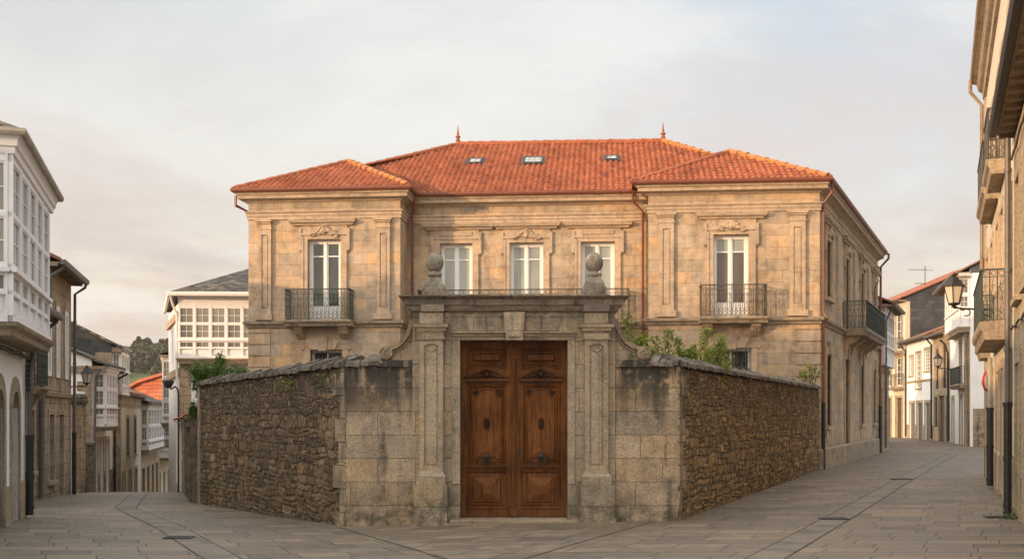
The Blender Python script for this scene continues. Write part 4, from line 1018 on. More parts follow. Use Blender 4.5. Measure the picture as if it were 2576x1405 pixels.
def rubwall(name, fr, z0, zt0, zt1, mat, parent, thick=.42, res=.8, lift=0):
    "every stone is modelled: bulged, irregular, bedded in rough courses in front of the mortar"
    r = random.Random(int(fr.L*1000)); mb = MB(); tags = []
    warp = lambda s,z: (s+.07*mnoise.noise(Vector((s*2.1,z*2.1,1.7))), z+.075*mnoise.noise(Vector((s*1.7,z*2.2,8.1))))
    w = fr.w
    def stone(a,b,c,d):
        cx,cz = (a+b)/2,(c+d)/2; hw,hh = (b-a)/2-.002,(d-c)/2-.002
        if hw < .02 or hh < .02: return
        n = 10; e = r.uniform(3.0,8.0); pr = r.uniform(.004,.02); rad = [r.uniform(.90,1.08) for _ in range(n)]; ti = r.uniform(-.012,.012); rings = []
        a0 = r.uniform(0,.6)
        for sc,oo in ((1.0,-.03),(.96,pr*.6),(.86,pr*.95),(.45,pr)):
            ring = []
            for k in range(n):
                t_ = a0+2*math.pi*k/n; cc,ss = math.cos(t_),math.sin(t_); q = (abs(cc)**e+abs(ss)**e)**(-1/e)*rad[k]*sc
                s_,z_ = warp(cx+hw*cc*q, cz+hh*ss*q); zt = zt0+(zt1-zt0)*s_/fr.L
                s_ = min(max(s_,0),fr.L); z_ = min(z_,zt)
                ring.append(w(s_,z_,oo+ti*cc*sc+.012*mnoise.noise(Vector((s_*14,z_*14,0)))))
            rings.append(ring)
        n0 = len(mb.v); fs = []
        for i in range(3):
            for k in range(n): fs.append((i*n+k,i*n+(k+1)%n,(i+1)*n+(k+1)%n,(i+1)*n+k))
        fs.append(tuple(range(3*n,4*n)))
        mb.add([q for g in rings for q in g], fs); u,v = r.random(),r.random(); tags.extend([(u,v)]*len(fs))
    z = z0
    while z < max(zt0,zt1):
        h = (r.uniform(.08,.22) if r.random() < .75 else r.uniform(.22,.36))*res; s = -r.random()*.2
        while s < fr.L:
            wd_ = (r.uniform(.08,.30) if r.random() < .75 else r.uniform(.3,.65))*res
            if h > .12 and r.random() < .5:
                m_ = z+h*r.uniform(.38,.62); x1 = s+wd_*r.uniform(.4,1)
                stone(s,s+wd_,z,m_); stone(s,x1,m_,z+h)
                if s+wd_-x1 > .05: stone(x1,s+wd_,m_,z+h)
            else: 
                j = r.uniform(-.02,.03); stone(s,s+wd_,z-j*.5,z+h+j)
            s += wd_
        z += h
    o = mb.build(name, mat, parent, smooth=2)
    l2 = o.data.uv_layers.new(name='stone'); i = 0
    for p_,tg in zip(o.data.polygons,tags):
        for li in p_.loop_indices: l2.data[li].uv = tg
    c = MB(); t = -thick; e = -.003
    c.quad(w(fr.L,z0,t),w(0,z0,t),w(0,zt0,t),w(fr.L,zt1,t)); c.quad(w(0,zt0,e),w(fr.L,zt1,e),w(fr.L,zt1,t),w(0,zt0,t))
    c.quad(w(0,z0,t),w(0,z0,e),w(0,zt0,e),w(0,zt0,t)); c.quad(w(fr.L,z0,e),w(fr.L,z0,t),w(fr.L,zt1,t),w(fr.L,zt1,e)); c.quad(w(0,z0,e),w(fr.L,z0,e),w(fr.L,zt1,e),w(0,zt0,e))
    c.build('mortar_core', M['mortar'], parent)
    return o
cLn = FG.xy(0); cRn = FG.xy(FG.L); cLf = (-7.42,26.0); cRf = (9.55,34.2)
FWL = Fr(cLf,cLn); FWR = Fr(cRn,cRf)
for side_,fw_,mat_,zt,lab in (('L',FWL,'rubl',(2.43,2.52),'dark grey rubble garden wall with slab coping left of the gateway'),('R',FWR,'rubr',(2.50,2.53),'ochre rubble garden wall with slab coping right of the gateway')):
    w_ = thing('garden_wall', (fw_.w(fw_.L/2,0).x,fw_.w(fw_.L/2,0).y,0), lab, 'wall')
    rubwall('rubble_face',fw_,-.75,zt[0],zt[1],M[mat_],w_)
    a = MB()
    g0,g1 = (0,gl0-.002) if side_ == 'L' else (gl1+.002,FG.L)
    z = -.25; ztop = Z2
    a.fbox(FG,g0,g1,-.35,ztop,-.42,0)
    # dressed corner returns along the street, long and short by turns
    hh = .385; zz = -.25; k = 0
    ws = Fr(fw_.xy(0),fw_.xy(fw_.L))
    while zz < ztop-.05:
        Lq = (.42,.2,.5,.26)[k%4]; s0,s1 = (fw_.L-Lq,fw_.L-.001) if side_ == 'L' else (.001,Lq)
        a.fbox(fw_,s0,s1,zz+.008,min(ztop,zz+hh)-.006,-.1,.028); zz += hh; k += 1
    a.build('ashlar_flank', M['gwing'], w_)
    b2 = MB(); b2.fbox(FG,g0,g1,-.3,gzv(1275) if side_ == 'L' else gzv(1275)+.0,0,.03); b2.build('footing', M['gwing'], w_)
    c = MB()
    if side_ == 'L': coping(c,[fw_.xy(0),fw_.xy(fw_.L),FG.xy(gx(955))],[2.43,Z2,Z2],0,4)
    else: coping(c,[FG.xy(gx(1632)),fw_.xy(0),fw_.xy(fw_.L)],[Z2,Z2,2.53],0,5)
    c.build('coping', M['cope'], w_)
    if side_ == 'L':
        e = MB(); e.fbox(fw_,-.02,.16,-.75,2.42,-.42,.03); e.build('end_pier', M['gsoft'], w_)
# ------------------------------------------------------------------ GROUND
def paving():
    t = NT('granite_paving'); g = t.n('NewGeometry'); s = t.n('SeparateXYZ', None, Vector=g.outputs[0]); X,Y = s.outputs[0],s.outputs[1]
    # left street slabs run square to the left street, the rest square to the right one
    line = t.math('ADD', X, t.math('ADD', 2.8, t.math('MULTIPLY', t.math('SUBTRACT', Y, 18.0), .46)))
    left = t.math('LESS_THAN', line, 0.0)
    k = t.math('SUBTRACT', .45, t.math('MULTIPLY', left, .85))
    u = t.math('SUBTRACT', X, t.math('MULTIPLY', k, Y)); v = t.math('ADD', Y, t.math('MULTIPLY', X, t.math('MULTIPLY', left, .04)))
    row = t.n('TexWhiteNoise', {'noise_dimensions':'1D'}, W=t.math('FLOOR', t.math('DIVIDE', v, .45))); u = t.math('ADD', u, t.math('MULTIPLY', row.outputs[0], .66))
    cb = t.n('CombineXYZ', None, X=u, Y=v)
    wob = t.n('TexNoise', None, Vector=cb.outputs[0], Scale=.9, Detail=2.0); sub = t.n('VectorMath', {'operation':'SUBTRACT'}); t.set(sub.inputs[0], wob.outputs[1]); sub.inputs[1].default_value = (.5,.5,.5)
    sc = t.n('VectorMath', {'operation':'SCALE'}); t.set(sc.inputs[0], sub.outputs[0]); sc.inputs['Scale'].default_value = .02
    ad = t.n('VectorMath', {'operation':'ADD'}); t.set(ad.inputs[0], cb.outputs[0]); t.set(ad.inputs[1], sc.outputs[0])
    b = t.n('TexBrick', None, Vector=ad.outputs[0], Color1=(0,0,0,1), Color2=(1,1,1,1), Mortar=(.5,.5,.5,1), Scale=1.0)
    for q,w in (('Mortar Size',.010),('Mortar Smooth',.15),('Brick Width',.66),('Row Height',.45)): b.inputs[q].default_value = w
    b.offset = 0.0; b.squash = 1.5; b.squash_frequency = 3
    c = t.ramp(b.outputs[0], [(0,(.125,.103,.079)),(.3,(.188,.156,.117)),(.55,(.154,.126,.095)),(.8,(.225,.183,.133)),(1,(.188,.143,.103))])
    n = t.noise(cb.outputs[0], .35, 4, .6); f = t.noise(g.outputs[0], 30, 4, .75); m = t.noise(cb.outputs[0], 4.5, 5, .65)
    c = t.mix(1.0, c, t.ramp(n, [(.3,(.80,.82,.84)),(.7,(1.15,1.08,1.0))]), 'MULTIPLY')
    c = t.mix(1.0, c, t.ramp(m, [(.3,(.78,.78,.78)),(.7,(1.18,1.16,1.13))]), 'MULTIPLY'); pt_ = t.noise(cb.outputs[0], 1.1, 6, .7); c = t.mix(t.math('MULTIPLY', t.rng(pt_, .55, .7), .45), c, (.085,.078,.066,1))
    c = t.mix(.7, c, t.ramp(f, [(.35,(.6,.6,.6)),(.65,(1.35,1.35,1.35))]), 'MULTIPLY')
    strk = t.noise(t.n('Mapping', None, Vector=cb.outputs[0]).outputs[0], 1.0, 5, .6)
    mp = t.n('Mapping', None, Vector=cb.outputs[0]); mp.inputs[3].default_value = (.7,7,1)
    c = t.mix(t.math('MULTIPLY', t.rng(t.noise(mp.outputs[0], 1.0, 4, .6), .52, .7), .4), c, (.12,.113,.1,1))
    # joints: some open and dark, some tight
    j = t.math('MULTIPLY', b.outputs[1], t.rng(t.noise(cb.outputs[0], 1.7, 2), .3, .55, .5, 1.0))
    c = t.mix(j, c, (.03,.028,.024,1))
    h = t.math('ADD', t.math('MULTIPLY', b.outputs[1], -1.0), t.math('ADD', t.math('MULTIPLY', f, .25), t.math('ADD', t.math('MULTIPLY', b.outputs[0], .4), m)))
    return t.bsdf(c, t.rng(m, .3, .7, .5, .72), .4, h, .35, .012)
M['pave'] = paving()
def rngf(a, b, s):
    o = []; x = a
    while x < b-1e-6: o.append(x); x += s
    return o
xs = [-1500,-700,-300,-150,-90]+rngf(-60,-24,4)+rngf(-24,30,.75)+rngf(30,62,4)+[90,150,300,700,1500]
ys = [-300,-80,-30]+rngf(-10,8,3)+rngf(8,60,1.0)+rngf(60,120,4)+[130,150,200,300,500,900,1800]
vs = [(x,y,gz(x,y)) for y in ys for x in xs]; n = len(xs)
fs = [(j*n+i,j*n+i+1,(j+1)*n+i+1,(j+1)*n+i) for j in range(len(ys)-1) for i in range(n-1)]
m = MB(); m.add(vs,fs); m.build('ground', M['pave'], smooth=2, kind='structure')
def strip(pts, w, name, mat, lift=.004, slabs=True):
    mb = MB(); P2 = [Vector(p) for p in pts]
    for i in range(len(P2)-1):
        a,b = P2[i],P2[i+1]; d = (b-a).normalized(); nn_ = Vector((-d.y,d.x))*w/2; L = (b-a).length; k = max(1,int(L/.9)); 
        for q in range(k):
            e0,e1 = a+d*(L*q/k+.006), a+d*(L*(q+1)/k-.006); vv = []
            for p_ in (e0-nn_,e1-nn_,e1+nn_,e0+nn_): vv.append(Vector((p_.x,p_.y,gz(p_.x,p_.y)+lift)))
            mb.poly(vv)
    return mb
M['band'] = plain('band_slabs', (.17,.14,.107), .65, .35, 1.5, .3, fine=26, stain=.3, scol=(.13,.12,.11), spec=.4)
M['gap'] = plain('open_joint', (.06,.052,.042), .95, .2, 4, .1)
bandL = [(-3.1,12.4),(-3.76,14.2),(-8.45,24.0),(-11.2,33.0),(-13.4,41)]; bandR = [(2.3,11.4),(3.05,13.27),(5.4,18.3),(10.55,29.5),(19.5,48.6)]
for nm,pt in (('l',bandL),('r',bandR)):
    strip(pt,.465,'','',lift=.003).build('gutter_joint', M['gap'], kind='structure')
    strip(pt,.415,'','',lift=.0045).build('paving_band', M['band'], kind='structure')
strip([(2.78,18.9),(-.4,12.2)],.03,'','').build('paving_joint', M['gap'], kind='structure')
strip([(-2.8,17.8),(-.3,12.4)],.03,'','').build('paving_joint', M['gap'], kind='structure')
def drain(x, y, w, d, rot, label):
    t_ = thing('drain_grate', (x,y,gz(x,y)+.012), label, 'drain cover', 'iron drain covers in the paving'); mb = MB(); c = math.cos(rot); s_ = math.sin(rot)
    fr = Fr((x-w/2*c,y-w/2*s_),(x+w/2*c,y+w/2*s_)); z = gz(x,y)+.010
    mb.fbox(fr,0,w,z,z+.012,-d/2,-d/2+.03); mb.fbox(fr,0,w,z,z+.012,d/2-.03,d/2); mb.fbox(fr,0,.03,z,z+.0118,-d/2+.03,d/2-.03); mb.fbox(fr,w-.03,w,z,z+.0118,-d/2+.03,d/2-.03)
    mb.build('frame', M['grate'], t_); g = MB(); n_ = int((w-.06)/.045)
    for i in range(n_): a = .03+(w-.06)*(i+.25)/n_; g.fbox(fr,a,a+.022,z-.002,z+.008,-d/2+.03,d/2-.03)
    g.fbox(fr,.03,w-.03,z-.004,z-.002,-d/2+.03,d/2-.03); g.build('grate', M['grate'], t_)
p_ = px(2098,1305,18.3); drain(p_.x,p_.y,.46,.30,0,'black iron drain cover in the right paving band nearest the gate')
p_ = px(450,1351,16.6); drain(p_.x,p_.y,.42,.28,0,'black iron drain cover in the left paving band')
p_ = px(2268,1205,29.4); drain(p_.x,p_.y,.52,.4,0,'distant drain cover in the right paving band beside the mansion')
p_ = px(2600-40,1298,18.7); drain(8.2,18.6,.36,.2,.0,'drain cover near the far right house wall')

# ------------------------------------------------------------------ LANTERNS
def lantern_proto(loc, size, label, dirx, arm, group='street lanterns on wall brackets'):
    "lantern hanging at loc (its middle), arm reaching to the wall in direction dirx (2D unit)"
    L = Vector(loc); t_ = thing('wall_lantern', loc, label, 'lantern', group); h = size; w = h*.30
    dx_ = Vector((dirx[0],dirx[1],0))
    gl_ = MB(); gl_.lathe((L.x,L.y,L.z),[(w*.52,-h*.30),(w*.92,h*.16)],6); gl_.build('lamp_glass', M['lampglass'], t_)
    f_ = MB()
    for k in range(6):
        a = math.pi*2*k/6; f_.tube([L+Vector((w*.54*math.cos(a),w*.54*math.sin(a),-h*.31)),L+Vector((w*.95*math.cos(a),w*.95*math.sin(a),h*.17))],h*.014,4)
    f_.lathe((L.x,L.y,L.z),[(w*.5,-h*.36),(w*.58,-h*.34),(w*.58,-h*.30),(w*.4,-h*.30)],6); f_.lathe((L.x,L.y,L.z),[(w*.3,-h*.42),(w*.18,-h*.38),(w*.5,-h*.355)],8); f_.build('lamp_frame', M['black'], t_)
    r_ = MB(); r_.lathe((L.x,L.y,L.z),[(w*1.15,h*.16),(w*1.15,h*.185),(w*.95,h*.22),(w*.6,h*.36),(w*.42,h*.40),(w*.42,h*.43),(w*.2,h*.46),(w*.28,h*.5),(w*.1,h*.54),(.001,h*.58)],6); r_.build('lamp_hood', M['black'], t_)
    b_ = MB(); z0 = -h*.44; e = dx_*arm
    b_.tube([L+Vector((0,0,-h*.36)),L+Vector((0,0,z0-.02))],h*.03,6); b_.tube([L+Vector((0,0,z0)),L+e*.35+Vector((0,0,z0-.02)),L+e+Vector((0,0,z0-.05))],h*.026,6)
    b_.tube([L+e*.15+Vector((0,0,z0-h*.02))]+[L+e*.32+dx_*(h*.11*math.cos(q))+Vector((0,0,z0-h*.13+h*.1*math.sin(q))) for q in [2.6-.6*j for j in range(9)]],h*.018,5)
    b_.tube([L+e*.42+Vector((0,0,z0-h*.03)),L+e*.62+Vector((0,0,z0-h*.07)),L+e*.8+Vector((0,0,z0-h*.2)),L+e+Vector((0,0,z0-h*.30))],h*.02,5)
    b_.tube([L+e+Vector((0,0,z0+.06)),L+e+Vector((0,0,z0-h*.42))],h*.035,5); b_.build('bracket', M['black'], t_)
    return t_
t_ = NT('frosted_lamp_glass'); M['lampglass'] = t_.bsdf((.62,.53,.42,1),.25,.6)

# ------------------------------------------------------------------ LEFT STREET, near house with white gallery
def hs(name, fr, label, cat='house', group=None): 
    c = fr.xy(fr.L/2); return thing(name,(c[0],c[1],gz(*c)),label,cat,group)
W1 = lambda Z: -8.4-.3*(Z-18)
f1 = Fr((W1(16.6),16.6),(W1(20.8),20.8)); h1 = hs('gallery_house', f1, 'near left white house with a two-tier glazed gallery over arched stone doorways')
fe1 = Fr(f1.xy(0,-6),f1.xy(0,0)); zb = -.6; c = f1.s(37); arches = [(c-.40,c+.40),(c-2.15,c-1.35)]
m = MB(); holed(m,f1,0,f1.L,zb,5.85,[(a,b,-.6,2.2) for a,b in arches],.4); shell(m,f1,0,f1.L,zb,5.85,6); m.build('wall', M['white'], h1)
for a,b in arches:
    m = MB(); c = (a+b)/2; r_ = (b-a)/2; n_ = 8
    th = [math.pi-math.pi*j/n_ for j in range(n_+1)]
    inn = [(c+r_*math.cos(q),1.86+.30*math.sin(q)) for q in th]; out_ = [(c+(r_+.22)*math.cos(q),1.90+.52*math.sin(q)) for q in th]
    for j in range(n_): m.fprism(f1,[inn[j],inn[j+1],out_[j+1],out_[j]],-.28,.03)
    m.fbox(f1,a-.22,a,.5,1.9,-.28,.03); m.fbox(f1,b,b+.22,.5,1.9,-.28,.03)
    m.fprism(f1,[(a,2.2)]+[(p[0],p[1]+.0) for p in inn]+[(b,2.2)],-.285,-.24)
    m.fbox(f1,a-.221,a,zb,.5,-.28,.045); m.fbox(f1,b,b+.221,zb,.5,-.28,.045)
    m.build('door_surround', M['gsoft'], h1)
last = 0.0
for a,b in sorted(arches)+[(f1.L+.22,0)]:
    m = MB(); m.fbox(f1,last,a-.221,zb,.52,0,.035); m.build('plinth', M['gsoft'], h1); last = b+.221
for a,b in arches: door(h1,f1,a+.002,b-.002,-.35,2.17,o=-.36)
rws = [(4.75,5.50,2),(3.98,4.68,2),(3.58,3.84,1)]
gallery(h1,f1,-.46,f1.L-.15,3.12,5.72,.44,5,rws,endcols=1,crown=0,slab=.2,slabm='gsoft',ends=(True,True))
gallery(h1,fe1,1.2,5.995,3.12,5.715,.455,5,rws,endcols=1,crown=0,slab=.19,slabm='gsoft',ends=(False,False))
pth = [fe1.xy(0),f1.xy(0),f1.xy(f1.L-.25),f1.xy(f1.L-.25,-5)]
m = MB(); m.sweep(pth,[(.30,5.60),(.48,5.61),(.49,5.70),(.52,5.72),(.53,5.80),(.55,5.84),(.58,5.89),(.58,5.93),(.30,5.93)]); m.build('eave_cornice', M['woodlt'], h1)
m = MB(); m.sweep(pth,[(.58,5.88),(.63,5.87),(.655,5.91),(.655,5.96),(.59,5.97)]); m.build('gutter', M['eavelt'], h1)
E_ = [Vector(f1.w(-.61,5.96,.61)),Vector(f1.w(f1.L+.3,5.96,.61)),Vector(f1.w(f1.L+.3,5.96,-6.5)),Vector(f1.w(-.66,5.96,-6.5))]; T1 = f1.w(2.2,7.6,-2.9); T2 = f1.w(2.6,7.6,-2.9)
m = MB(); m.poly([E_[0],E_[1],T2,T1]); m.poly([E_[1],E_[2],T2]); m.poly([E_[2],E_[3],T1,T2]); m.poly([E_[3],E_[0],T1]); m.poly([q+Vector((0,0,-.02)) for q in E_][::-1])
m.build('roof', M['slate'], h1)
downpipe(h1,[f1.w(f1.L-.10,3.0,.16),f1.w(f1.L-.10,2.5,.1),f1.w(f1.L-.10,1.35,.1)],.05,'pipegrey',(.2,),low=1.5)
c_ = MB()
for k,(dz,ph) in enumerate(((0,0),(.05,1.3),(-.06,2.2))):
    c_.tube([f1.w(.1+(f1.L-.3)*j/14, 2.82+dz*.6+.008*math.sin(j*1.3+ph), .07+.01*k) for j in range(15)],.014,4)
for j in range(7): c_.ball(f1.w(f1.L-.2+.03*math.sin(j*3),2.75-.09*j,.09),.045,5)
c_.build('wall_cables', M['black'], h1)

# second and third: stone houses
f2 = Fr((-9.55,21.0),(-12.05,28.3)); 
W2 = lambda Z: -4.95-.25*Z
f2 = Fr((W2(23.6)-.15,23.6),(W2(28.1)-.15,28.1))
h2 = hs('stone_house', f2, 'small weathered stone house with a narrow balcony beside the white gallery house')
ops2 = [(f2.s(85)-.35,f2.s(85)+.35,.25,2.0),(f2.s(114),f2.s(114)+.8,-.42,2.0),(f2.s(118),f2.s(118)+.85,2.95-.62,4.1)]
ops2 = [(.55,1.2,.2,1.85),(1.85,2.65,-.4,1.85),(3.3,3.9,.35,1.85),(2.0,2.85,2.42,3.95),(.5,1.1,2.7,3.8)]
m = MB(); holed(m,f2,0,f2.L,-1.2,4.35,ops2,.22); shell(m,f2,0,f2.L,-1.2,4.35,6); m.build('wall', M['lstone'], h2)
for k,a in enumerate(ops2):
    if k in (1,): door(h2,f2,*a,o=-.2)
    else: window(h2,f2,*a,-.17,2,3 if k != 3 else 4,'gdark',paint='brownwood' if k in (0,2) else 'woodlt')
surs(h2,f2,ops2,.14,.035,(0,2,4)); m = MB()
m.sweep([f2.xy(0),f2.xy(f2.L)],[(0,2.2),(.06,2.22),(.08,2.32),(0,2.34)]); m.build('stone_trim', M['gsoft'], h2)
balcony(h2,f2,1.7,3.15,2.40,.5,.95,.18,[(1.95,.18),(2.9,.18)],stonem='mdirty',corbz=.3)
gable(h2,f2,0,f2.L,5.6,4.55,1.7,over=.5,mat='slate',gab='lstone')
downpipe(h2,[f2.w(f2.L-.2,4.3,.5),f2.w(f2.L-.2,4.1,.45),f2.w(f2.L-.2,3.8,.1),f2.w(f2.L-.2,-.3,.1)],.05,'pipegrey',(.2,.5,.8))
downpipe(h2,[f2.w(.08,4.3,.5),f2.w(.08,4.1,.45),f2.w(.08,3.8,.1),f2.w(.08,.7,.1)],.045,'pipegrey',(.2,.5,.8),low=1.2)
c_ = MB(); r = random.Random(8)
for k in range(5): c_.tube([f2.w(.15+.25*math.sin(j*.9+k),3.4-.28*j+.06*k,.07) for j in range(9)],.012,4)
for k in range(10): c_.ball(f2.w(.2+r.uniform(-.1,.25),2.9+r.uniform(-.5,.4),.1),r.uniform(.03,.07),5)
c_.build('wall_cables', M['black'], h2)
f3 = Fr((W2(28.12),28.12),(W2(32.6),32.6))
h3 = hs('stone_house', f3, 'taller ashlar house with deep brown eaves and tall white shutters on the left street')
ops3 = [(.35,.95,2.75,4.7),(1.75,2.35,2.75,4.7),(3.3,3.9,2.75,4.7),(.6,1.4,.0,1.75),(2.2,3.1,-.65,1.75)]
m = MB(); holed(m,f3,0,f3.L,-1.5,5.75,ops3,.2); shell(m,f3,0,f3.L,-1.5,5.75,6.5); m.build('wall', M['lstone'], h3)
for k,a in enumerate(ops3):
    if k == 4: door(h3,f3,*a,o=-.18)
    elif k < 3: window(h3,f3,*a,-.03,2,4,'gpale',paint='woodlt',fw=.12)
    else: window(h3,f3,*a,-.16,2,3,'gdark',paint='brownwood')
surs(h3,f3,ops3,.13,.03,(3,)); m = MB()
m.sweep([f3.xy(0),f3.xy(f3.L)],[(0,2.2),(.06,2.22),(.08,2.32),(0,2.34)]); m.build('stone_trim', M['gsoft'], h3)
gable(h3,f3,0,f3.L,5.8,5.87,1.4,over=.38,mat='tileold',gab='slatewall',eave='eave',verge=.05)
downpipe(h3,[f3.w(f3.L-.1,5.65,.44),f3.w(f3.L-.1,5.5,.4),f3.w(f3.L-.1,5.3,.12),f3.w(f3.L-.1,1.2,.1)],.042,'pipegrey',(.2,.5,.8),low=2.1)
downpipe(h3,[f3.w(.12,5.65,.44),f3.w(.12,5.5,.4),f3.w(.12,5.3,.12),f3.w(.12,4.6,.1)],.05,'pipegrey')
# lantern on it
q = f3.w(f3.L-.0,0,0); lantern_proto(tuple(px(218.5,946,33.2)),.62,'black hexagonal lantern hanging from the tall stone house of the left street',((q.x-px(218.5,0,33.2).x),0.0) and (-1,0),.72)

# ruined pillar and stump wall
pr_ = thing('gate_pillar', (-13.3,34.2,gz(-13.3,34.2)), 'mossy old stone gate pillar standing between the left-street houses', 'pillar')
c = px(198,0,34.4); m = MB(); m.box(c.x-.15,c.x+.15,34.2,34.6,-1.6,2.05); m.build('shaft', M['rubm'] if False else M['lstone'], pr_)
m = MB(); m.lathe4((c.x,34.4,2.05),[(.17,0),(.21,.06),(.23,.14),(.2,.17),(.21,.22),(.17,.28),(.12,.34)]); m.build('pillar_cap', M['cope'], pr_)
wl2 = thing('rubble_wall', (c.x+.6,35.6,gz(c.x+.6,35.6)), 'low mossy rubble wall behind the old stone pillar', 'wall')
fw2 = Fr((c.x+.24,34.9),(px(236,0,38.6).x,38.6)); 
fw2 = Fr((c.x-.1,35.3),(px(236,0,38.3).x,38.3)); rubwall('rubble_face',fw2,-1.7,.75,.7,M['rubm'],wl2); m = MB(); coping(m,[fw2.xy(0),fw2.xy(fw2.L)],[.75,.7],0,6,thick=.4); m.build('coping', M['cope'], wl2)

# L4 white house with corner gallery
f4 = Fr((-15.2,39.7),(-16.2,44.5)); h4 = hs('gallery_house', f4, 'white corner house with stone quoins and a glazed gallery over three doors')
ops4 = [(.35+1.35*k,1.15+1.35*k,-1.25,.72) for k in range(3)]
m = MB(); holed(m,f4,0,f4.L,-2.4,3.6,ops4,.18); shell(m,f4,0,f4.L,-2.4,3.6,6.5); m.build('wall', M['white'], h4)
for k,a in enumerate(ops4): door(h4,f4,a[0],a[1],-1.5,a[3],o=-.15,mat='brownwood')
surs(h4,f4,ops4,.12,.03,(),.06); m = MB()
for a,b in ((0,.23),(1.27,1.58),(2.62,2.93),(3.97,f4.L)): k_ = MB(); k_.fbox(f4,a,b,-2.4,-.45,0,.045); k_.build('plinth', M['lstone'], h4)
fe4 = Fr(f4.xy(0,0.0),f4.xy(0,-1)); fe4 = Fr(f4.xy(0,-6.5),f4.xy(0,0)); 
zz = -1.6; k = 0
while zz < 3.2: Lq = (.5,.28,.42,.24)[k%4]; m.fbox(fe4,6.5-Lq,6.498,zz,zz+.34,0,.03); zz += .35; k += 1
m.fbox(fe4,0,6.5,3.25,3.5,.0,.06); m.build('stone_trim', M['lstone'], h4)
window(h4,fe4,4.2,4.7,-.4,.6,.0,1,2,'gdark',paint='woodlt')
gallery(h4,f4,.25,3.0,1.3,3.5,.45,4,[(2.72,3.22,2),(2.08,2.62,2),(1.72,1.98,1)],nx=2,crown=.22,slab=.16,slabm='gsoft')
gable(h4,f4,0,f4.L,6.5,3.72,1.35,over=.5,mat='slate',gab='white',verge=.12,gutter=None)
downpipe(h4,[f4.w(-.05,3.4,.3),f4.w(-.05,3.1,.12),f4.w(-.05,1,.1),f4.w(-.05,-1.8,.1)],.05,'pipegrey',(.3,.6)); downpipe(h4,[f4.w(f4.L-.1,3.4,.6),f4.w(f4.L-.1,3.1,.12),f4.w(f4.L-.1,1,.1),f4.w(f4.L-.1,-1.8,.1)],.05,'black',(.3,.6))
# L4b tall slate gable house
f5 = Fr((-16.30,44.7),(-16.85,47.3)); h5 = hs('slate_gabled_house', f5, 'tall house with a dark slate-hung gable and high narrow gallery')
ops5 = [(.35,.95,-1.7,.35),(1.5,2.1,-1.7,.35),(.4,.95,.95,2.2),(1.5,2.05,.95,2.2)]
m = MB(); holed(m,f5,0,f5.L,-2.8,4.5,ops5,.18); shell(m,f5,0,f5.L,-2.8,4.5,7); m.build('wall', M['fstone'], h5)
for k,a in enumerate(ops5): (door(h5,f5,*a,o=-.15,mat='greydoor') if k < 2 else window(h5,f5,*a,-.1,2,3,'gdark'))
surs(h5,f5,ops5,.1,.03)
fe5 = Fr(f5.xy(-.02,-7),f5.xy(-.02,0)); m = MB(); m.fbox(fe5,0,6.35,1.6,4.44,0,.04)
m.build('slate_cladding', M['slatewall'], h5)
gallery(h5,f5,.15,2.5,2.55,4.5,.34,3,[(3.6,4.2,2),(2.95,3.45,1)],crown=.15,slab=.12)
gable(h5,f5,0,f5.L,7,4.62,1.75,over=.42,mat='slate',gab='slatewall',verge=.12,gutter=None)
# L5 stone and cream house
f6 = Fr((-16.95,47.4),(-19.05,56.3)); h6 = hs('cream_house', f6, 'low cream house with two grey-shuttered windows on the left street')
ops6 = [(2.6,3.5,-.2,1.6),(5.8,6.7,-.2,1.6),(1.0,1.9,-3.0,-.9),(3.6,4.6,-3.0,-.9),(6.2,7.2,-3.0,-.9)]
m = MB(); holed(m,f6,0,f6.L,-3.6,2.6,ops6,.18); shell(m,f6,0,f6.L,-3.6,2.6,7); m.build('wall', M['cream'], h6)
for k,a in enumerate(ops6): (window(h6,f6,*a,-.05,2,3,'gdim',paint='greydoor') if k < 2 else door(h6,f6,*a,o=-.15,mat='greydoor'))
surs(h6,f6,ops6,.13,.03,(0,1)); m = MB(); m.fbox(f6,0,f6.L,2.05,2.59,0,.03); m.build('stone_trim', M['fstone'], h6)
gable(h6,f6,0,f6.L,7,2.75,1.1,over=.3,mat='tileold',gab='cream',gutter=None)
# L6 gallery house
f7 = Fr((-19.1,56.4),(-21.2,66.0)); h7 = hs('gallery_house', f7, 'dark slate-roofed house with a wide two-tier white gallery far down the left street')
ops7 = [(.8+2.3*k,2.1+2.3*k,-3.6,-1.1) for k in range(4)]
m = MB(); holed(m,f7,0,f7.L,-4.2,2.35,ops7,.18); shell(m,f7,0,f7.L,-4.2,2.35,8); m.build('wall', M['fstone'], h7)
for a in ops7: door(h7,f7,*a,o=-.15,mat='brownwood')
gallery(h7,f7,.3,8.6,-.1,2.25,.35,6,[(1.2,2.0,2),(.42,1.08,2),(.12,.32,1)][:2]+[(.1,.3,1)],crown=.15,slab=.2)
gable(h7,f7,0,f7.L,8,2.5,1.7,over=.45,mat='slate',gab='slatewall')
f8 = Fr((-21.5,66.5),(-23.2,75.0)); h8 = hs('gallery_house', f8, 'farthest small white gallery house at the dip of the left street')
ops8 = [(.8+2.4*k,1.9+2.4*k,-4.6,-1.9) for k in range(3)]
m = MB(); holed(m,f8,0,f8.L,-5.2,1.6,ops8,.18); shell(m,f8,0,f8.L,-5.2,1.6,7); m.build('wall', M['cream'], h8)
for a in ops8: door(h8,f8,*a,o=-.15,mat='brownwood')
gallery(h8,f8,.3,7.5,-.9,1.3,.9,4,[(.4,.95,2),(-.35,.25,2)],crown=.12,slab=.2)
gable(h8,f8,0,f8.L,7,1.8,1.4,over=.5,mat='tile',gab='cream')
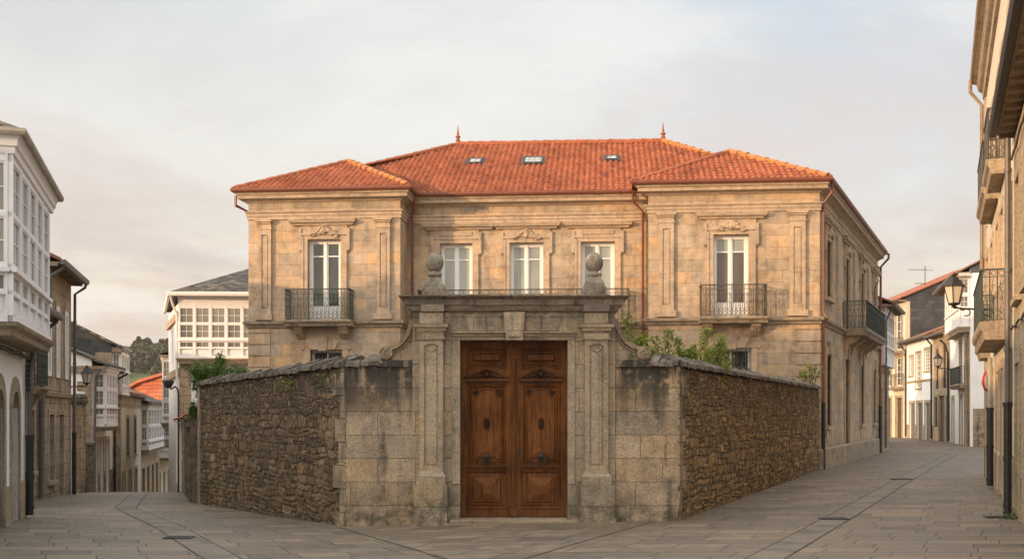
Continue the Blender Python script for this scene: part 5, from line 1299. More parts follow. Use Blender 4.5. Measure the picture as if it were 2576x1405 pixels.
# red clad house behind
fr9 = Fr(px(330,0,84).xy, px(432,0,80).xy); h9 = hs('red_clad_house', fr9, 'house with orange-red brick cladding and tile verge rising behind the left street roofs')
m = MB(); zl_,zr_ = EYE+(1041-975)/F*84, EYE+(1041-940)/F*80
pts = [fr9.w(0,-5,0),fr9.w(fr9.L,-5,0),fr9.w(fr9.L,zr_,0),fr9.w(fr9.L*.28,zl_+.35,0),fr9.w(0,zl_-.1,0)]; m.prism(pts,-fr9.n3*9); m.build('wall', M['redclad'], h9)
m = MB(); up = Vector((0,0,.22))
for a,b in ((pts[4],pts[3]),(pts[3],pts[2])):
    e_ = fr9.n3; m.hexa([a+e_*.4,b+e_*.4,b-e_*9.3,a-e_*9.3,a+e_*.4+up,b+e_*.4+up,b-e_*9.3+up,a-e_*9.3+up])
m.build('roof', M['tile'], h9)
m = MB(); m.fbox(fr9,fr9.L*.86,fr9.L*.93,zr_-1.5,zr_-.6,.0,.1); m.build('vent', M['brownwood'], h9)
lantern_proto(tuple(px(346,1062,58.0)),.8,'small distant lantern on the cream house of the left street',(-1,0),1.1)

# ------------------------------------------------------------------ RIGHT SIDE OF THE LEFT STREET
f10 = Fr((-13.3,44.0),(-8.3,44.3)); h10 = thing('gallery_house', (-11.5,44.1,gz(-11.5,44)), 'white gallery house with dark slate hipped roof behind the bush and garden wall', 'house')
f10s = Fr((-15.8,50.5),(-13.3,44.0)); 
m = MB(); holed(m,f10,0,f10.L,-2,6.3,[],.2); holed(m,f10s,0,f10s.L,-2,6.3,[(2,2.9,3.9,5.4),(4.2,5.1,3.9,5.4)],.2)
m.quad(f10.w(f10.L,-2,0),f10.w(f10.L,-2,-6),f10.w(f10.L,6.3,-6),f10.w(f10.L,6.3,0)); m.quad(f10.w(f10.L,-2,-6),f10s.w(0,-2,0),f10s.w(0,6.3,0),f10.w(f10.L,6.3,-6)); m.quad(f10.w(0,6.3,0),f10.w(f10.L,6.3,0),f10.w(f10.L,6.3,-6),f10s.w(0,6.3,0))
m.build('wall', M['white'], h10)
for a in ((2,2.9,3.9,5.4),(4.2,5.1,3.9,5.4)): window(h10,f10s,*a,-.1,2,3)
m = MB(); zz = -1.6; k = 0
while zz < 3.6: m.fbox(f10,0,.42,zz,zz+.36,0,.03); zz += .37
m.fbox(f10,1.6,2.0,-1.6,3.4,0,.03); m.fbox(f10s,f10s.L-.4,f10s.L-.001,-1.6,6.0,0,.03); m.fbox(f10s,f10s.L-1.6,f10s.L-1.2,3.2,6.0,0,.05); m.fbox(f10s,0,f10s.L,3.3,3.6,0,.1); m.fbox(f10s,0,f10s.L-.4,5.6,5.9,0,.12); m.build('stone_trim', M['fstone'], h10)
gallery(h10,f10,0,f10.L,4.0,6.35,.4,8,[(5.42,6.0-.02,2),(4.80,5.34,2),(4.40,4.66,1)],crown=.12,slab=.2,fascia=.0,ends=(True,True),glassm='ggal',slabm='fstone',nx=2) if False else None
gg = gallery(h10,f10,.02,f10.L,3.98,6.55,.35,8,[(5.38,5.99,2),(4.78,5.32,2),(4.4,4.63,1)],crown=.2,slab=.22,slabm='fstone',glassm='ggal',fascia=.28)
eo2 = [Vector((-13.5,43.3,6.6)),Vector((-7.2,43.6,6.6)),Vector((-7.2,51.5,6.6)),Vector((-16.15,51.2,6.6))]; ap = [Vector((-9.6,47.2,8.75)),Vector((-7.2,47.4,8.75))]
m = MB()
ap1 = px(640,671,47.0); ap2 = ap1+Vector((1.6,0.0,0))
for pts in ((eo2[0],eo2[1],ap2,ap1),(eo2[3],eo2[0],ap1),(eo2[2],eo2[3],ap1,ap2),(eo2[1],eo2[2],ap2)): m.poly(pts)
m.poly([e_-Vector((0,0,.1)) for e_ in eo2][::-1]); 
for i in range(4): a,b = eo2[i],eo2[(i+1)%4]; m.quad(a-Vector((0,0,.1)),b-Vector((0,0,.1)),b,a)
rr_ = m.build('roof', M['slate'], h10)
m = MB(); pth = [(e_.x,e_.y) for e_ in (eo2[3],eo2[0],eo2[1])]; m.sweep(pth,[(0,6.42),(.09,6.42),(.12,6.5),(.12,6.58),(.0,6.57)]); m.build('gutter', M['woodlt'], rr_)
downpipe(h10,[Vector((-13.5,43.4,6.45)),Vector((-13.5,43.5,6.25)),f10.w(-.1,5.7,.15),f10.w(-.1,-1,.12)],.05,'woodlt')
# taller pale house further down with an end-on gallery over the street
f11 = Fr((-15.6,58.0),(-14.55,51.0)); f11 = Fr((-16.95,54.6),(-15.8,51.0)); h11 = thing('cream_house', (-16,52,gz(-16,52)), 'narrow pale house whose white gallery juts over the left street beside the dome camera', 'house')
m = MB(); holed(m,f11,0,f11.L,-4,4.6,[],.2); shell(m,f11,0,f11.L,-4,4.6,5); m.build('wall', M['cream'], h11)
gallery(h11,f11,.3,f11.L-.05,1.35,4.5,.42,3,[(3.5,4.2,2),(2.5,3.3,2),(1.75,2.3,2)],crown=.2,slab=.25)
gable(h11,f11,0,f11.L,5,4.7,.9,over=.5,mat='slate',gab='cream')
# low garden wall with orange tile cap
fwl = Fr((-11.75,39.0),(-7.72,26.3)); wg = thing('rubble_wall', (-9.9,33,gz(-9.9,33)), 'lower mossy stone wall capped with orange tiles at its far end on the left street', 'wall')
rubwall('rubble_face',fwl,-1.6,1.55,1.45,M['rubm'],wg)
m = MB(); coping(m,[fwl.xy(3.2),fwl.xy(fwl.L)],[1.52,1.45],0,9,thick=.42); m.build('coping', M['cope'], wg)
tp = [fwl.w(.0,1.5,.25),fwl.w(3.2,1.5,.25),fwl.w(3.2,1.85,-.5),fwl.w(.0,1.85,-.5)]
roofplane('tile_capping',tp,wg)
m = MB(); m.prism([fwl.w(-.0,1.46,.2),fwl.w(-.0,1.46,-.5),fwl.w(-.0,1.82,-.5)],fwl.d3*3.18); m.build('cap_core', M['gsoft'], wg)
m = MB(); m.fbox(fwl,.2,.5,-1.6,1.3,0,.08); m.fbox(fwl,1.5,1.8,-1.6,1.3,0,.08); m.build('buttress', M['white'], wg)
# black dome camera on a pole
cam_ = thing('street_camera', (-11.2,36.8,gz(-11.2,36.8)), 'black dome camera on a curved pole beside the tiled low wall', 'camera')
pb = px(449,1230,36.4); zt_ = px(0,974,36.4).z; dp = px(423,963,36.4)
m = MB(); m.tube([Vector((pb.x,pb.y,-1.2)),Vector((pb.x,pb.y,zt_-.25)),Vector((pb.x-.03,pb.y,zt_-.03)),Vector((pb.x-.12,pb.y,zt_+.03)),Vector((dp.x+.1,dp.y,zt_-.05)),Vector((dp.x,dp.y,dp.z-.1))],.03,8); m.build('pole', M['black'], cam_, smooth=True)
m = MB(); m.lathe((dp.x,dp.y,dp.z),[(.02,-.17),(.1,-.14),(.15,-.06),(.165,0)],16); m.build('dome', M['gdark'], cam_, smooth=True)
m = MB(); m.lathe((dp.x,dp.y,dp.z),[(.165,0.001),(.19,.0),(.19,.09),(.1,.11),(.04,.12)],16); m.build('housing', M['black'], cam_, smooth=True)

# ------------------------------------------------------------------ RIGHT STREET
fR1 = Fr((16.75,50.1),(18.75,54.6)); r1 = hs('gallery_house', fR1, 'narrow house with a white gallery directly behind the mansion side front')
opr = [(.5,1.4,.2,3.0),(2.4,3.4,.1,3.1)]
m = MB(); holed(m,fR1,0,fR1.L,-.5,6.9,opr,.2); shell(m,fR1,0,fR1.L,-.5,6.9,8); m.build('wall', M['fstone'], r1)
for a in opr: door(r1,fR1,*a,o=-.16,mat='greydoor')
surs(r1,fR1,opr,.15,.04,(),.1); m = MB(); m.sweep([fR1.xy(0),fR1.xy(fR1.L)],[(0,3.7),(.06,3.72),(.1,3.85),(0,3.87)]); m.build('stone_trim', M['gsoft'], r1)
gallery(r1,fR1,.1,fR1.L-.05,4.0,6.8,.25,5,[(5.6,6.4,3),(4.95,5.5,2)],nx=1,crown=.2,slab=.0,ends=(False,True))
gable(r1,fR1,0,fR1.L,8,7.05,1.8,over=.65,mat='tileold',gab='white',eave='eave')
downpipe(r1,[fR1.w(.3,6.8,.65),fR1.w(.3,6.5,.5),fR1.w(.15,6.0,.3),fR1.w(.15,.2,.3)],.05,'pipegrey',(.3,.6)); 
Q = [(29.6,86.5),(29.2,81.2),(28.1,73.2),(27.3,68.4),(24.8,59.4)]
# R2 yellow three-storey with slate gable
fA2 = Fr((28.9,92.0),(29.2,81.2)); fA2 = Fr((28.95,85.7),(29.15,81.3)); r2 = hs('slate_gabled_house', fA2, 'tall cream house with dark slate gable and red verge at the right street bend')
z3 = EYE+(1041-752)/F*82
opsr = [(.6+2.1*k,1.7+2.1*k,6.6,9.4) for k in range(2)]+[(.6+2.1*k,1.7+2.1*k,3.9,6.0) for k in range(2)]+[(.6+2.1*k,1.7+2.1*k,0,3.0) for k in range(2)]
m = MB(); holed(m,fA2,0,fA2.L,-.5,z3,opsr,.2); shell(m,fA2,0,fA2.L,-.5,z3,9); m.build('wall', M['cream'], r2)
for k,a in enumerate(opsr): (door(r2,fA2,*a,o=-.15,mat='brownwood') if k > 3 else window(r2,fA2,*a,-.12,2,4,'gdim',paint='woodlt'))
surs(r2,fA2,opsr,.18,.05); m = MB(); m.sweep([fA2.xy(0),fA2.xy(fA2.L)],[(0,6.1),(.1,6.12),(.15,6.3),(0,6.32)]); m.build('stone_trim', M['fstone'], r2)
balcony(r2,fA2,.3,4.1,6.45,.5,1.0,.2,stonem='mdirty',pitch=.25,ring=False,label='upper iron balcony'); balcony(r2,fA2,2.3,4.2,3.75,.5,1.0,.2,stonem='mdirty',pitch=.25,ring=False,label='lower iron balcony')
gable(r2,fA2,0,fA2.L,9,z3+.15,2.35,over=.6,mat='tile',gab='slatewall',verge=.2,eave='eave',ridge_at=.62)
fe = Fr(fA2.xy(fA2.L+.0,0),fA2.xy(fA2.L,-9)); m = MB(); m.fbox(fe,.35,9,3,z3,0,.05); m.build('slate_cladding', M['slatewall'], r2)
# antenna
an = thing('tv_antenna', (30.6,79,11.0), 'thin rooftop television antenna above the slate gable', 'antenna')
c = px(2327,0,84); zt_ = EYE+(1041-668)/F*84; zbm = EYE+(1041-730)/F*84
m = MB(); m.tube([(c.x,84,zbm),(c.x,84,zt_)],.035,5); m.build('mast', M['pipegrey'], an)
m = MB()
for (zz,w_,sh) in ((zt_-.35,.75,-.45),(zt_-1.4,.45,-.3)):
    m.tube([(c.x-w_+sh,84,zz+.05),(c.x+w_+sh*.2,84,zz)],.018,4)
    for k in range(5): x_ = c.x-w_+sh+ k*w_*.4; m.tube([(x_,83.6,zz+.05),(x_,84.4,zz+.05)],.014,4)
m.build('antenna_arms', M['pipegrey'], an)
# R3 cream low house
fA3 = Fr(Q[1],Q[2]); r3 = hs('white_house', fA3, 'low white house with three small-paned windows and dark tile roof at the bend')
e3 = EYE+(1041-850)/F*77
ups = [(fA3.s(a),fA3.s(b),EYE+(1041-y1)/F*77,EYE+(1041-y0)/F*77) for a,b,y0,y1 in ((2288.5,2297.5,893,941),(2305,2317,888,975),(2326.6,2339.5,884,935))]
gds = [(fA3.s(a),fA3.s(b),0,EYE+(1041-1013)/F*77) for a,b in ((2288.5,2300),(2307.5,2320),(2327.5,2340))]
m = MB(); holed(m,fA3,0,fA3.L,-.5,e3,ups+gds,.2); shell(m,fA3,0,fA3.L,-.5,e3,8); m.build('wall', M['white'], r3)
for a in ups: window(r3,fA3,*a,-.1,3,6,'gdim',paint='woodlt',bar=.04)
for a in gds: door(r3,fA3,*a,o=-.15,mat='greydoor')
surs(r3,fA3,ups+gds,.2,.03,(0,1,2)); m = MB(); m.sweep([fA3.xy(0),fA3.xy(fA3.L)],[(0,4.0),(.05,4.02),(.08,4.15),(0,4.17)])
l_ = 0
for a in sorted(gds): m.fbox(fA3,l_,a[0]-.2,-.3,1.0,0,.04); l_ = a[1]+.2
m.fbox(fA3,l_,fA3.L,-.3,1.0,0,.04); m.build('stone_trim', M['fstone'], r3)
gable(r3,fA3,0,fA3.L,8,e3+.15,1.5,over=.55,mat='tileold',gab='white',eave='eave')
downpipe(r3,[fA3.w(fA3.L-.1,e3,.5),fA3.w(fA3.L-.1,e3-.3,.4),fA3.w(fA3.L-.1,e3-.7,.1),fA3.w(fA3.L-.1,.1,.1)],.06,'black',(.3,.6)); downpipe(r3,[fA3.w(.1,e3,.5),fA3.w(.1,e3-.3,.4),fA3.w(.1,e3-.7,.1),fA3.w(.1,.1,.1)],.06,'black',(.3,.6))
# R4 stone house
fA4 = Fr(Q[2],Q[3]); r4 = hs('stone_house', fA4, 'narrow two-storey granite house between the white house and the gallery house of the right street')
e4 = EYE+(1041-838)/F*71
u4 = [(.9,1.7,3.4,6.0),(3.0,3.9,3.4,6.2)]; g4 = [(.5,1.3,.9,2.9),(1.8,3.3,0,2.95),(3.9,4.5,.0,2.9)]
m = MB(); holed(m,fA4,0,fA4.L,-.5,e4,u4+g4,.2); shell(m,fA4,0,fA4.L,-.5,e4,8); m.build('wall', M['fstone'], r4)
for a in u4: window(r4,fA4,*a,-.1,2,4,'gdim',paint='brownwood')
for k,a in enumerate(g4): (door(r4,fA4,*a,o=-.15) if k else window(r4,fA4,*a,-.12,2,2,'gdark',paint='brownwood'))
surs(r4,fA4,u4+g4,.16,.03,(),0,'gsoft')
gable(r4,fA4,0,fA4.L,8,e4+.1,1.5,over=.5,mat='tileold',gab='fstone')
q = px(2360,908,67.5); lantern_proto(tuple(q),.95,'small lantern on the narrow granite house of the right street',(1,0),1.05)
# R5 gallery house
fA5 = Fr(Q[3],Q[4]); r5 = hs('gallery_house', fA5, 'tall white house with sunlit corner gallery and double balcony on the right street')
e5 = EYE+(1041-690)/F*62
s_ = lambda x: fA5.s(x)
u5 = [(s_(2409),s_(2419),3.4,6.0),(s_(2430),s_(2441),3.4,6.1)]; g5 = [(s_(2412),s_(2423),.1,2.9),(s_(2431),s_(2443.5),.1,2.9)]
u5 = [(4.9,5.9,3.45,5.9),(7.3,8.3,3.45,5.9)]; g5 = [(5.0,6.1,.0,2.7),(7.3,8.4,.0,2.7),(1.2,2.2,.0,2.7)]
m = MB(); holed(m,fA5,0,fA5.L,-.5,e5,u5+g5,.2); shell(m,fA5,0,fA5.L,-.5,e5,9); m.build('wall', M['white'], r5)
for a in u5: window(r5,fA5,*a,-.1,2,4,'gdim',paint='brownwood')
for a in g5: door(r5,fA5,*a,o=-.15,mat='greydoor')
surs(r5,fA5,u5+g5,.2,.035); m = MB(); m.fbox(fA5,fA5.L-.5,fA5.L-.001,-.3,6.4,0,.04); m.build('stone_trim', M['fstone'], r5)
balcony(r5,fA5,4.3,8.9,3.4,.5,1.0,.22,stonem='mdirty',pitch=.2,ring=False)
gallery(r5,fA5,2.6,fA5.L,6.5,e5-.2,.55,5,[(8.3,9.1,2),(7.55,8.15,2)],crown=.2,slab=.3,slabm='fstone')
gable(r5,fA5,0,fA5.L,9,e5+.1,2.3,over=.9,mat='tileold',gab='slatewall',eave='eave',verge=.2)
fe = Fr(fA5.xy(fA5.L,0),fA5.xy(fA5.L,-9)); m = MB(); m.fbox(fe,.0,9,-.4,.0,0,.05) ; m.fbox(fe,.15,8.99,-.3,2.05,0.0,.03); m.build('plinth', M['lstone'], r5)
m = MB(); m.fbox(fe,1.2,9,7.0,e5,0,.04); m.build('slate_cladding', M['slatewall'], r5)
downpipe(r5,[fA5.w(fA5.L-.2,6.2,.2),fA5.w(fA5.L-.2,.1,.12)],.07,'eave',(.3,.6)); downpipe(r5,[fA5.w(.1,6.4,.6),fA5.w(.1,6.1,.3),fA5.w(.1,5.5,.12),fA5.w(.1,.1,.1)],.07,'black',(.3,.6))

# R6 / R7 right hand near houses
wr_ = lambda Z: 8.5+.39*(Z-18.4)
f6r = Fr((wr_(31.5),31.5),(wr_(19.7),19.7)); r6 = hs('tall_house', f6r, 'tall sunlit house with iron balconies on three floors at the right of the photo')
Zs = lambda Z: (31.5-Z)*math.hypot(.39,1)
H6 = 11.3
o6 = []
for c in (30,27.4,24.8,22.9,20.6):
    for z0,z1 in ((6.95,9.3),(3.62,6.0)): o6.append((Zs(c)-.5,Zs(c)+.5,z0,z1))
    o6.append((Zs(c)-.5,Zs(c)+.5,.05 if c in (27.4,22.9) else .9,2.7))
m = MB(); holed(m,f6r,0,f6r.L,-.4,H6,o6,.2); shell(m,f6r,0,f6r.L,-.4,H6,8); m.build('wall', M['cream'], r6)
for k,a in enumerate(o6): window(r6,f6r,*a,-.12,2,4 if a[3]-a[2] > 1 else 1,'gdim',paint='woodlt' if a[2] > 3 else 'brownwood')
surs(r6,f6r,o6,.2,.04,(),0,'mtrim'); m = MB()
m.sweep([f6r.xy(0),f6r.xy(f6r.L)],[(0,H6-.55),(.08,H6-.52),(.1,H6-.35),(.2,H6-.28),(.25,H6-.1),(.4,H6-.03),(0,H6-.02)]); m.fbox(f6r,0,.4,-.3,H6-.56,0,.05); m.build('stone_trim', M['fstone'], r6)
l_ = 0
for a in sorted([q for q in o6 if q[3] < 2.8])+[(f6r.L+.2,0)]: m = MB(); m.fbox(f6r,l_,a[0]-.2,-.3,.85,0,.05); m.build('plinth', M['gsoft'], r6); l_ = a[1]+.2
gable(r6,f6r,0,f6r.L,8,H6+.22,2.2,over=.30,mat='tileold',gab='cream',eave='cream' if False else 'eavelt',gutter='eave',verge=.1)
for (Za,Zb,z,o_,lab) in ((24.2,22.2,6.93,.36,'upper near iron balcony'),(28.2,24.8,6.93,.36,'upper far iron balcony'),(26.7,21.8,3.6,.5,'long first-floor iron balcony'),(30.8,28.9,3.6,.32,'small far first-floor balcony')):
    balcony(r6,f6r,Zs(Za),Zs(Zb),z,o_,1.06,.30 if z > 5 else .36,stonem='mdirty' if z < 5 else 'gsoft',ironm='rust' if z > 5 else 'iron',label=lab,pitch=.16)
downpipe(r6,[f6r.w(.25,H6+.0,.42),f6r.w(.25,H6-.35,.42),f6r.w(.25,H6-.75,.12),f6r.w(.25,3.9,.12)],.05,'eave',(.2,.5,.8))
downpipe(r6,[f6r.w(Zs(26.1),3.1,.12),f6r.w(Zs(26.1),1.9,.12)],.055,'cream' if False else 'eavelt',(.3,),low=1.85)
q = px(2400,735,26.95); lt = lantern_proto(tuple(q),.86,'large black lantern with cream glass on a scrolled bracket beside the right balcony',(1,0.0),(wr_(26.95)-q.x-.02))
# red-rimmed round sign fixed to the wall at the far end
sg = thing('round_sign', tuple(f6r.w(.6,3.0,.45)), 'round red-rimmed sign seen edge-on under the small far balcony', 'sign')
c = px(2482,958,29.4); m = MB(); 
m.tube([c+Vector((.19*math.cos(a)*.8+.0,.14*math.cos(a),.24*math.sin(a))) for a in [2*math.pi*j/20 for j in range(21)]],.03,6); m.build('rim', M['signred'] if 'signred' in M else plain('red_sign_paint',(.5,.03,.02),.4,.1), sg)
m = MB(); m.tube([c+Vector((0.,0,0)),c+Vector((.004,-.012,0))],.19,16); m.build('disc', M['woodlt'], sg)
m = MB(); m.tube([c+Vector((0,.02,.05)),Vector((wr_(29.4),29.4,c.z+.05))],.015,5); m.build('bracket', M['black'], sg)
# R7 nearest
f7r = Fr((wr_(19.6),19.6),(wr_(11.5),11.5)); r7 = hs('near_house', f7r, 'nearest right-hand stone house with dark projecting eave, partly cut by the photo edge')
H7 = 6.65
o7 = [(.9,1.8,3.7,5.7),(.9,1.8,.0,2.6),(3.2,4.1,3.7,5.7),(3.2,4.1,.9,2.6),(5.8,6.7,3.7,5.7),(5.8,6.7,.9,2.6)]
m = MB(); holed(m,f7r,0,f7r.L,-.4,H7,o7,.3); shell(m,f7r,0,f7r.L,-.4,H7,7); m.build('wall', M['fstone'], r7)
for k,a in enumerate(o7): (door(r7,f7r,*a,o=-.26) if k == 1 else window(r7,f7r,*a,-.24,2,3,'gdim',paint='brownwood'))
surs(r7,f7r,o7,.22,.04,(0,2,3,4,5),0,'gsoft'); m = MB()
m.fbox(f7r,0,.45,-.3,1.0,0,.06); m.build('stone_trim', M['gsoft'], r7)
c_ = MB(); c_.tube([f7r.w(.2+.6*j,6.25+.04*math.sin(j*2.2),.05) for j in range(12)],.02,4); c_.tube([f7r.w(.1+.02*math.sin(j),5.9-.5*j,.04) for j in range(9)],.01,4); c_.tube([f7r.w(.2+.5*j,3.25+.03*math.sin(j*2.2),.05) for j in range(12)],.02,4); c_.build('wall_cables', M['black'], r7)
gable(r7,f7r,0,f7r.L,7,H7+.3,1.6,over=.30,mat='tileold',gab='lstone',eave='eave',gutter='black',verge=.05)
downpipe(r7,[f7r.w(.35,6.6,.12),f7r.w(.35,1.95,.12)],.05,'pipegrey',(.12,.5,.8),low=1.95)

# houses out of view to the left and behind that throw the evening shade across the square
def backhouse(x, y, w_, d_, h_, rise, rot, label):
    c = math.cos(rot); s = math.sin(rot); fr = Fr((x-w_/2*c,y-w_/2*s),(x+w_/2*c,y+w_/2*s)); t_ = hs('town_house', fr, label)
    op = [(.8+2.2*k,1.8+2.2*k,z,z+1.6) for k in range(int((w_-1.5)/2.2)) for z in (.9,3.9,6.7) if z+1.8 < h_]
    m = MB(); holed(m,fr,0,fr.L,-2,h_,op,.2); shell(m,fr,0,fr.L,-2,h_,d_); m.build('wall', M['white'], t_)
    for a in op: window(t_,fr,*a,-.12,2,2,'gdim')
    gable(t_,fr,0,fr.L,d_,h_+.1,rise,over=.5,mat='slate',gab='white')

if True:
    fk = Fr((19.0,56.5),(23.2,70.5)); hk = hs('stone_house', fk, 'low house out of view behind the narrow gallery house of the right street'); m = MB(); ok = [(1.5+3*k,2.5+3*k,.0,2.4) for k in range(4)]
    holed(m,fk,0,fk.L,-.5,4.0,ok,.2); shell(m,fk,0,fk.L,-.5,4.0,6); m.build('wall', M['fstone'], hk); [door(hk,fk,*a,o=-.15) for a in ok]; gable(hk,fk,0,fk.L,6,4.1,1.4,over=.3,mat='tileold',gab='fstone')
    backhouse(-27.5,24.5,10,8,7.6,1.9,math.radians(-75)+math.pi,'white town house standing out of view behind the left stone houses')
    backhouse(-28,12.5,13,9,9.2,2.0,math.radians(-72)+math.pi,'tall white town house standing out of view behind the near gallery house')
    fn = Fr((W1(3.0)-1.5,3.0),(W1(15.6)-1.5,15.6)); hn = hs('town_house', fn, 'white town house out of view beside the near gallery house')
    on = [(1+2.6*k,2.1+2.6*k,z,z+1.7) for k in range(4) for z in (.5,2.9)]
    m = MB(); holed(m,fn,0,fn.L,-.6,4.9,on,.2); shell(m,fn,0,fn.L,-.6,4.9,7); m.build('wall', M['white'], hn)
    for a in on: window(hn,fn,*a,-.12,2,2,'gdim')
    gable(hn,fn,0,fn.L,7,5.0,1.4,over=.4,mat='slate',gab='white')

# ------------------------------------------------------------------ PLANTS
def leafy(name, label, cat, base, stems, leafmat, nleaf, size, spread, seed, core=None, droop=0, group=None, up=1.0, tip=True):
    """stems: list of polylines (list of points). leaves are folded blades set around them"""
    r = random.Random(seed); t_ = thing(name, base, label, cat, group); st_ = MB(); lf = MB()
    for pl in stems:
        pl = [Vector(p) for p in pl]; st_.tube(pl,[.014*(1-.6*i/(len(pl)-1)) for i in range(len(pl))],5)
        for k in range(nleaf):
            u = r.random()**.7*(len(pl)-1.001); i = int(u); p = pl[i].lerp(pl[i+1],u-i); sp_ = spread*(1.15-.55*u/(len(pl)-1))
            p = p+Vector((r.gauss(0,sp_),r.gauss(0,sp_),r.gauss(0,sp_*.8)))
            d = Vector((r.gauss(0,1),r.gauss(0,1),r.gauss(.5*up-droop,.7))).normalized(); s_ = d.cross(Vector((r.gauss(0,1),r.gauss(0,1),r.gauss(0,1)))).normalized(); nn_ = d.cross(s_)
            L = size*r.uniform(.6,1.3); W = L*.27
            lf.add([p,p+d*L*.45+s_*W-nn_*W*.25,p+d*L,p+d*L*.45-s_*W-nn_*W*.25,p+d*L*.5+nn_*W*.15],[(0,1,4),(1,2,4),(2,3,4),(3,0,4)])
    st_.build('stems', M['bark'], t_); lf.build('foliage', M[leafmat], t_); return t_
def fan(base, n, h, w, seed, lean=0, depth=.3):
    r = random.Random(seed); o = []
    for i in range(n):
        a = (i+.5)/n*2-1+r.uniform(-.1,.1); hh = h*r.uniform(.6,1.05)*(1-.25*abs(a)); b = Vector(base)+Vector((a*w*.45,r.uniform(-depth,depth),0))
        o.append([b,b+Vector((a*w*.2+lean*.3,r.uniform(-.1,.1),hh*.4)),b+Vector((a*w*.45+lean,r.uniform(-.15,.15),hh*.75)),b+Vector((a*w*.6+lean*1.4+r.uniform(-.1,.1),r.uniform(-.2,.2),hh))])
    return o
# bush above the far end of the left wall
c = px(552,965,27.3); leafy('garden_bush','dense dark green bush rising over the far end of the left garden wall','bush',(c.x,c.y,-.2),fan((c.x-.02,c.y,1.9),26,1.32,.60,1),'leafg',620,.058,.10,1)
c = px(489,1078,26.9); leafy('climbing_plant','dark green plant hanging over the end of the left garden wall','plant',(c.x,c.y,.5),fan((c.x,c.y+.3,1.35),8,.72,.2,2,depth=.12),'leafg',380,.05,.06,2)
# yellow-green shrub behind the right wall
c = px(1600,900,20.6); leafy('young_tree','tall yellow-green shrub growing behind the right scroll of the gateway','shrub',(c.x,c.y,0),[[(c.x,c.y,1.2),(c.x-.05,c.y,2.2),(c.x-.14,c.y,3.0),(c.x-.16,c.y,3.6)],[(c.x,c.y,1.6),(c.x+.1,c.y,2.4),(c.x-.02,c.y,3.1)],[(c.x,c.y,1.6),(c.x+.2,c.y,2.4),(c.x+.32,c.y,2.95)],[(c.x,c.y,2),(c.x+.1,c.y,2.7),(c.x+.15,c.y,3.2)]],'leafy',800,.06,.10,3)
c = px(1715,905,21.4); leafy('laurel_shrub','sparse green-leaved laurel rising above the right garden wall coping','shrub',(c.x,c.y,0),fan((c.x,c.y,2.0),14,1.5,1.05,4,lean=.0),'leafy',230,.08,.075,4)
c = px(1700,905,21.2); leafy('laurel_shrub','low deep green laurel filling the foot of the sparse shrub behind the right wall','shrub',(c.x,c.y,0),fan((c.x-.05,c.y,2.1),16,.95,1.05,5),'leafy',320,.075,.08,5)
c = px(1782,935,24.3); leafy('rose_bush','thin olive and reddish bush in front of the barred window of the right wing','shrub',(c.x,c.y,0),fan((c.x,c.y,2.0),14,1.15,1.0,6),'leafo',260,.045,.08,6)
c = px(2035,950,33.6); leafy('wall_plant','small pale weed rooted on the mansion corner above the right garden wall','plant',(c.x,c.y,2.6),fan((c.x,c.y-.05,2.65),7,.7,.35,7,depth=.04),'leafy',40,.09,.05,7)
# tufts on joints
r = random.Random(21)
def tuft(x,y,z,label,n=60,s=.05,m='leafg',sp=.09): 
    leafy('weed_tuft',label,'weed',(x,y,z),[[(x,y,z),(x,y,z+.05)]],m,n,s,sp,int(abs(x*77+y*13)),group=None)
q = FWL.w(FWL.L-2.6,2.28,.05); tuft(q.x,q.y,q.z,'green fern tuft growing from the top of the dark left rubble wall',140,.055,'leafy',.13)
q = FWL.w(FWL.L-.9,2.3,.05); tuft(q.x,q.y,q.z,'small green tuft under the left coping near the ashlar corner',60,.05,'leafg',.08)
q = f7r.w(1.4,-.02,.12); tuft(q.x,q.y,q.z,'green weed tuft at the foot of the nearest right-hand house',160,.05,'leafg',.09)
q = px(1588,905,18.1); tuft(q.x,q.y-.15,q.z+.02,'moss tuft on the ledge under the right scroll',90,.03,'leafg',.05)

# ------------------------------------------------------------------ HILL
def hillz(x,y): 
    return -4+ 31*math.exp(-((x+150)/150)**2-((y-520)/120)**2)+3*mnoise.noise(Vector((x*.01,y*.01,0)))
m = MB(); xs2 = rngf(-460,200,12); ys2 = rngf(300,760,12); n = len(xs2)
m.add([(x,y,hillz(x,y)-(6 if x in (xs2[0],xs2[-1]) or y in (ys2[0],ys2[-1]) else 0)) for y in ys2 for x in xs2],[(j*n+i,j*n+i+1,(j+1)*n+i+1,(j+1)*n+i) for j in range(len(ys2)-1) for i in range(n-1)])
M['meadow'] = plain('hillside_meadow',(.10,.12,.045),.95,.35,.02,.1)
m.build('hill', M['meadow'], smooth=2, kind='structure')
r = random.Random(5); lf = MB()
def crown(c, R_, h_, n_):
    for k in range(n_):
        d = Vector((r.gauss(0,1),r.gauss(0,1),r.gauss(0,1))).normalized()*(r.random()**.35); p = Vector(c)+Vector((d.x*R_,d.y*R_,d.z*h_))
        a = Vector((r.gauss(0,1),r.gauss(0,1),r.gauss(0,1))).normalized(); b = a.cross(Vector((r.gauss(0,1),r.gauss(0,1),r.gauss(0,1)))).normalized(); s_ = r.uniform(.35,.9)
        lf.add([p-a*s_,p+b*s_,p+a*s_,p-b*s_*.8],[(0,1,2,3)])
for k in range(330):
    y = r.uniform(440,545); u = r.uniform(255,470); x = (u-CX)/F*y
    if y < 458 and r.random() < .7: continue
    z = hillz(x,y); hgt = r.uniform(3,5.5); crown((x,y,z+hgt*.6), hgt*.6, hgt*.75, 230)
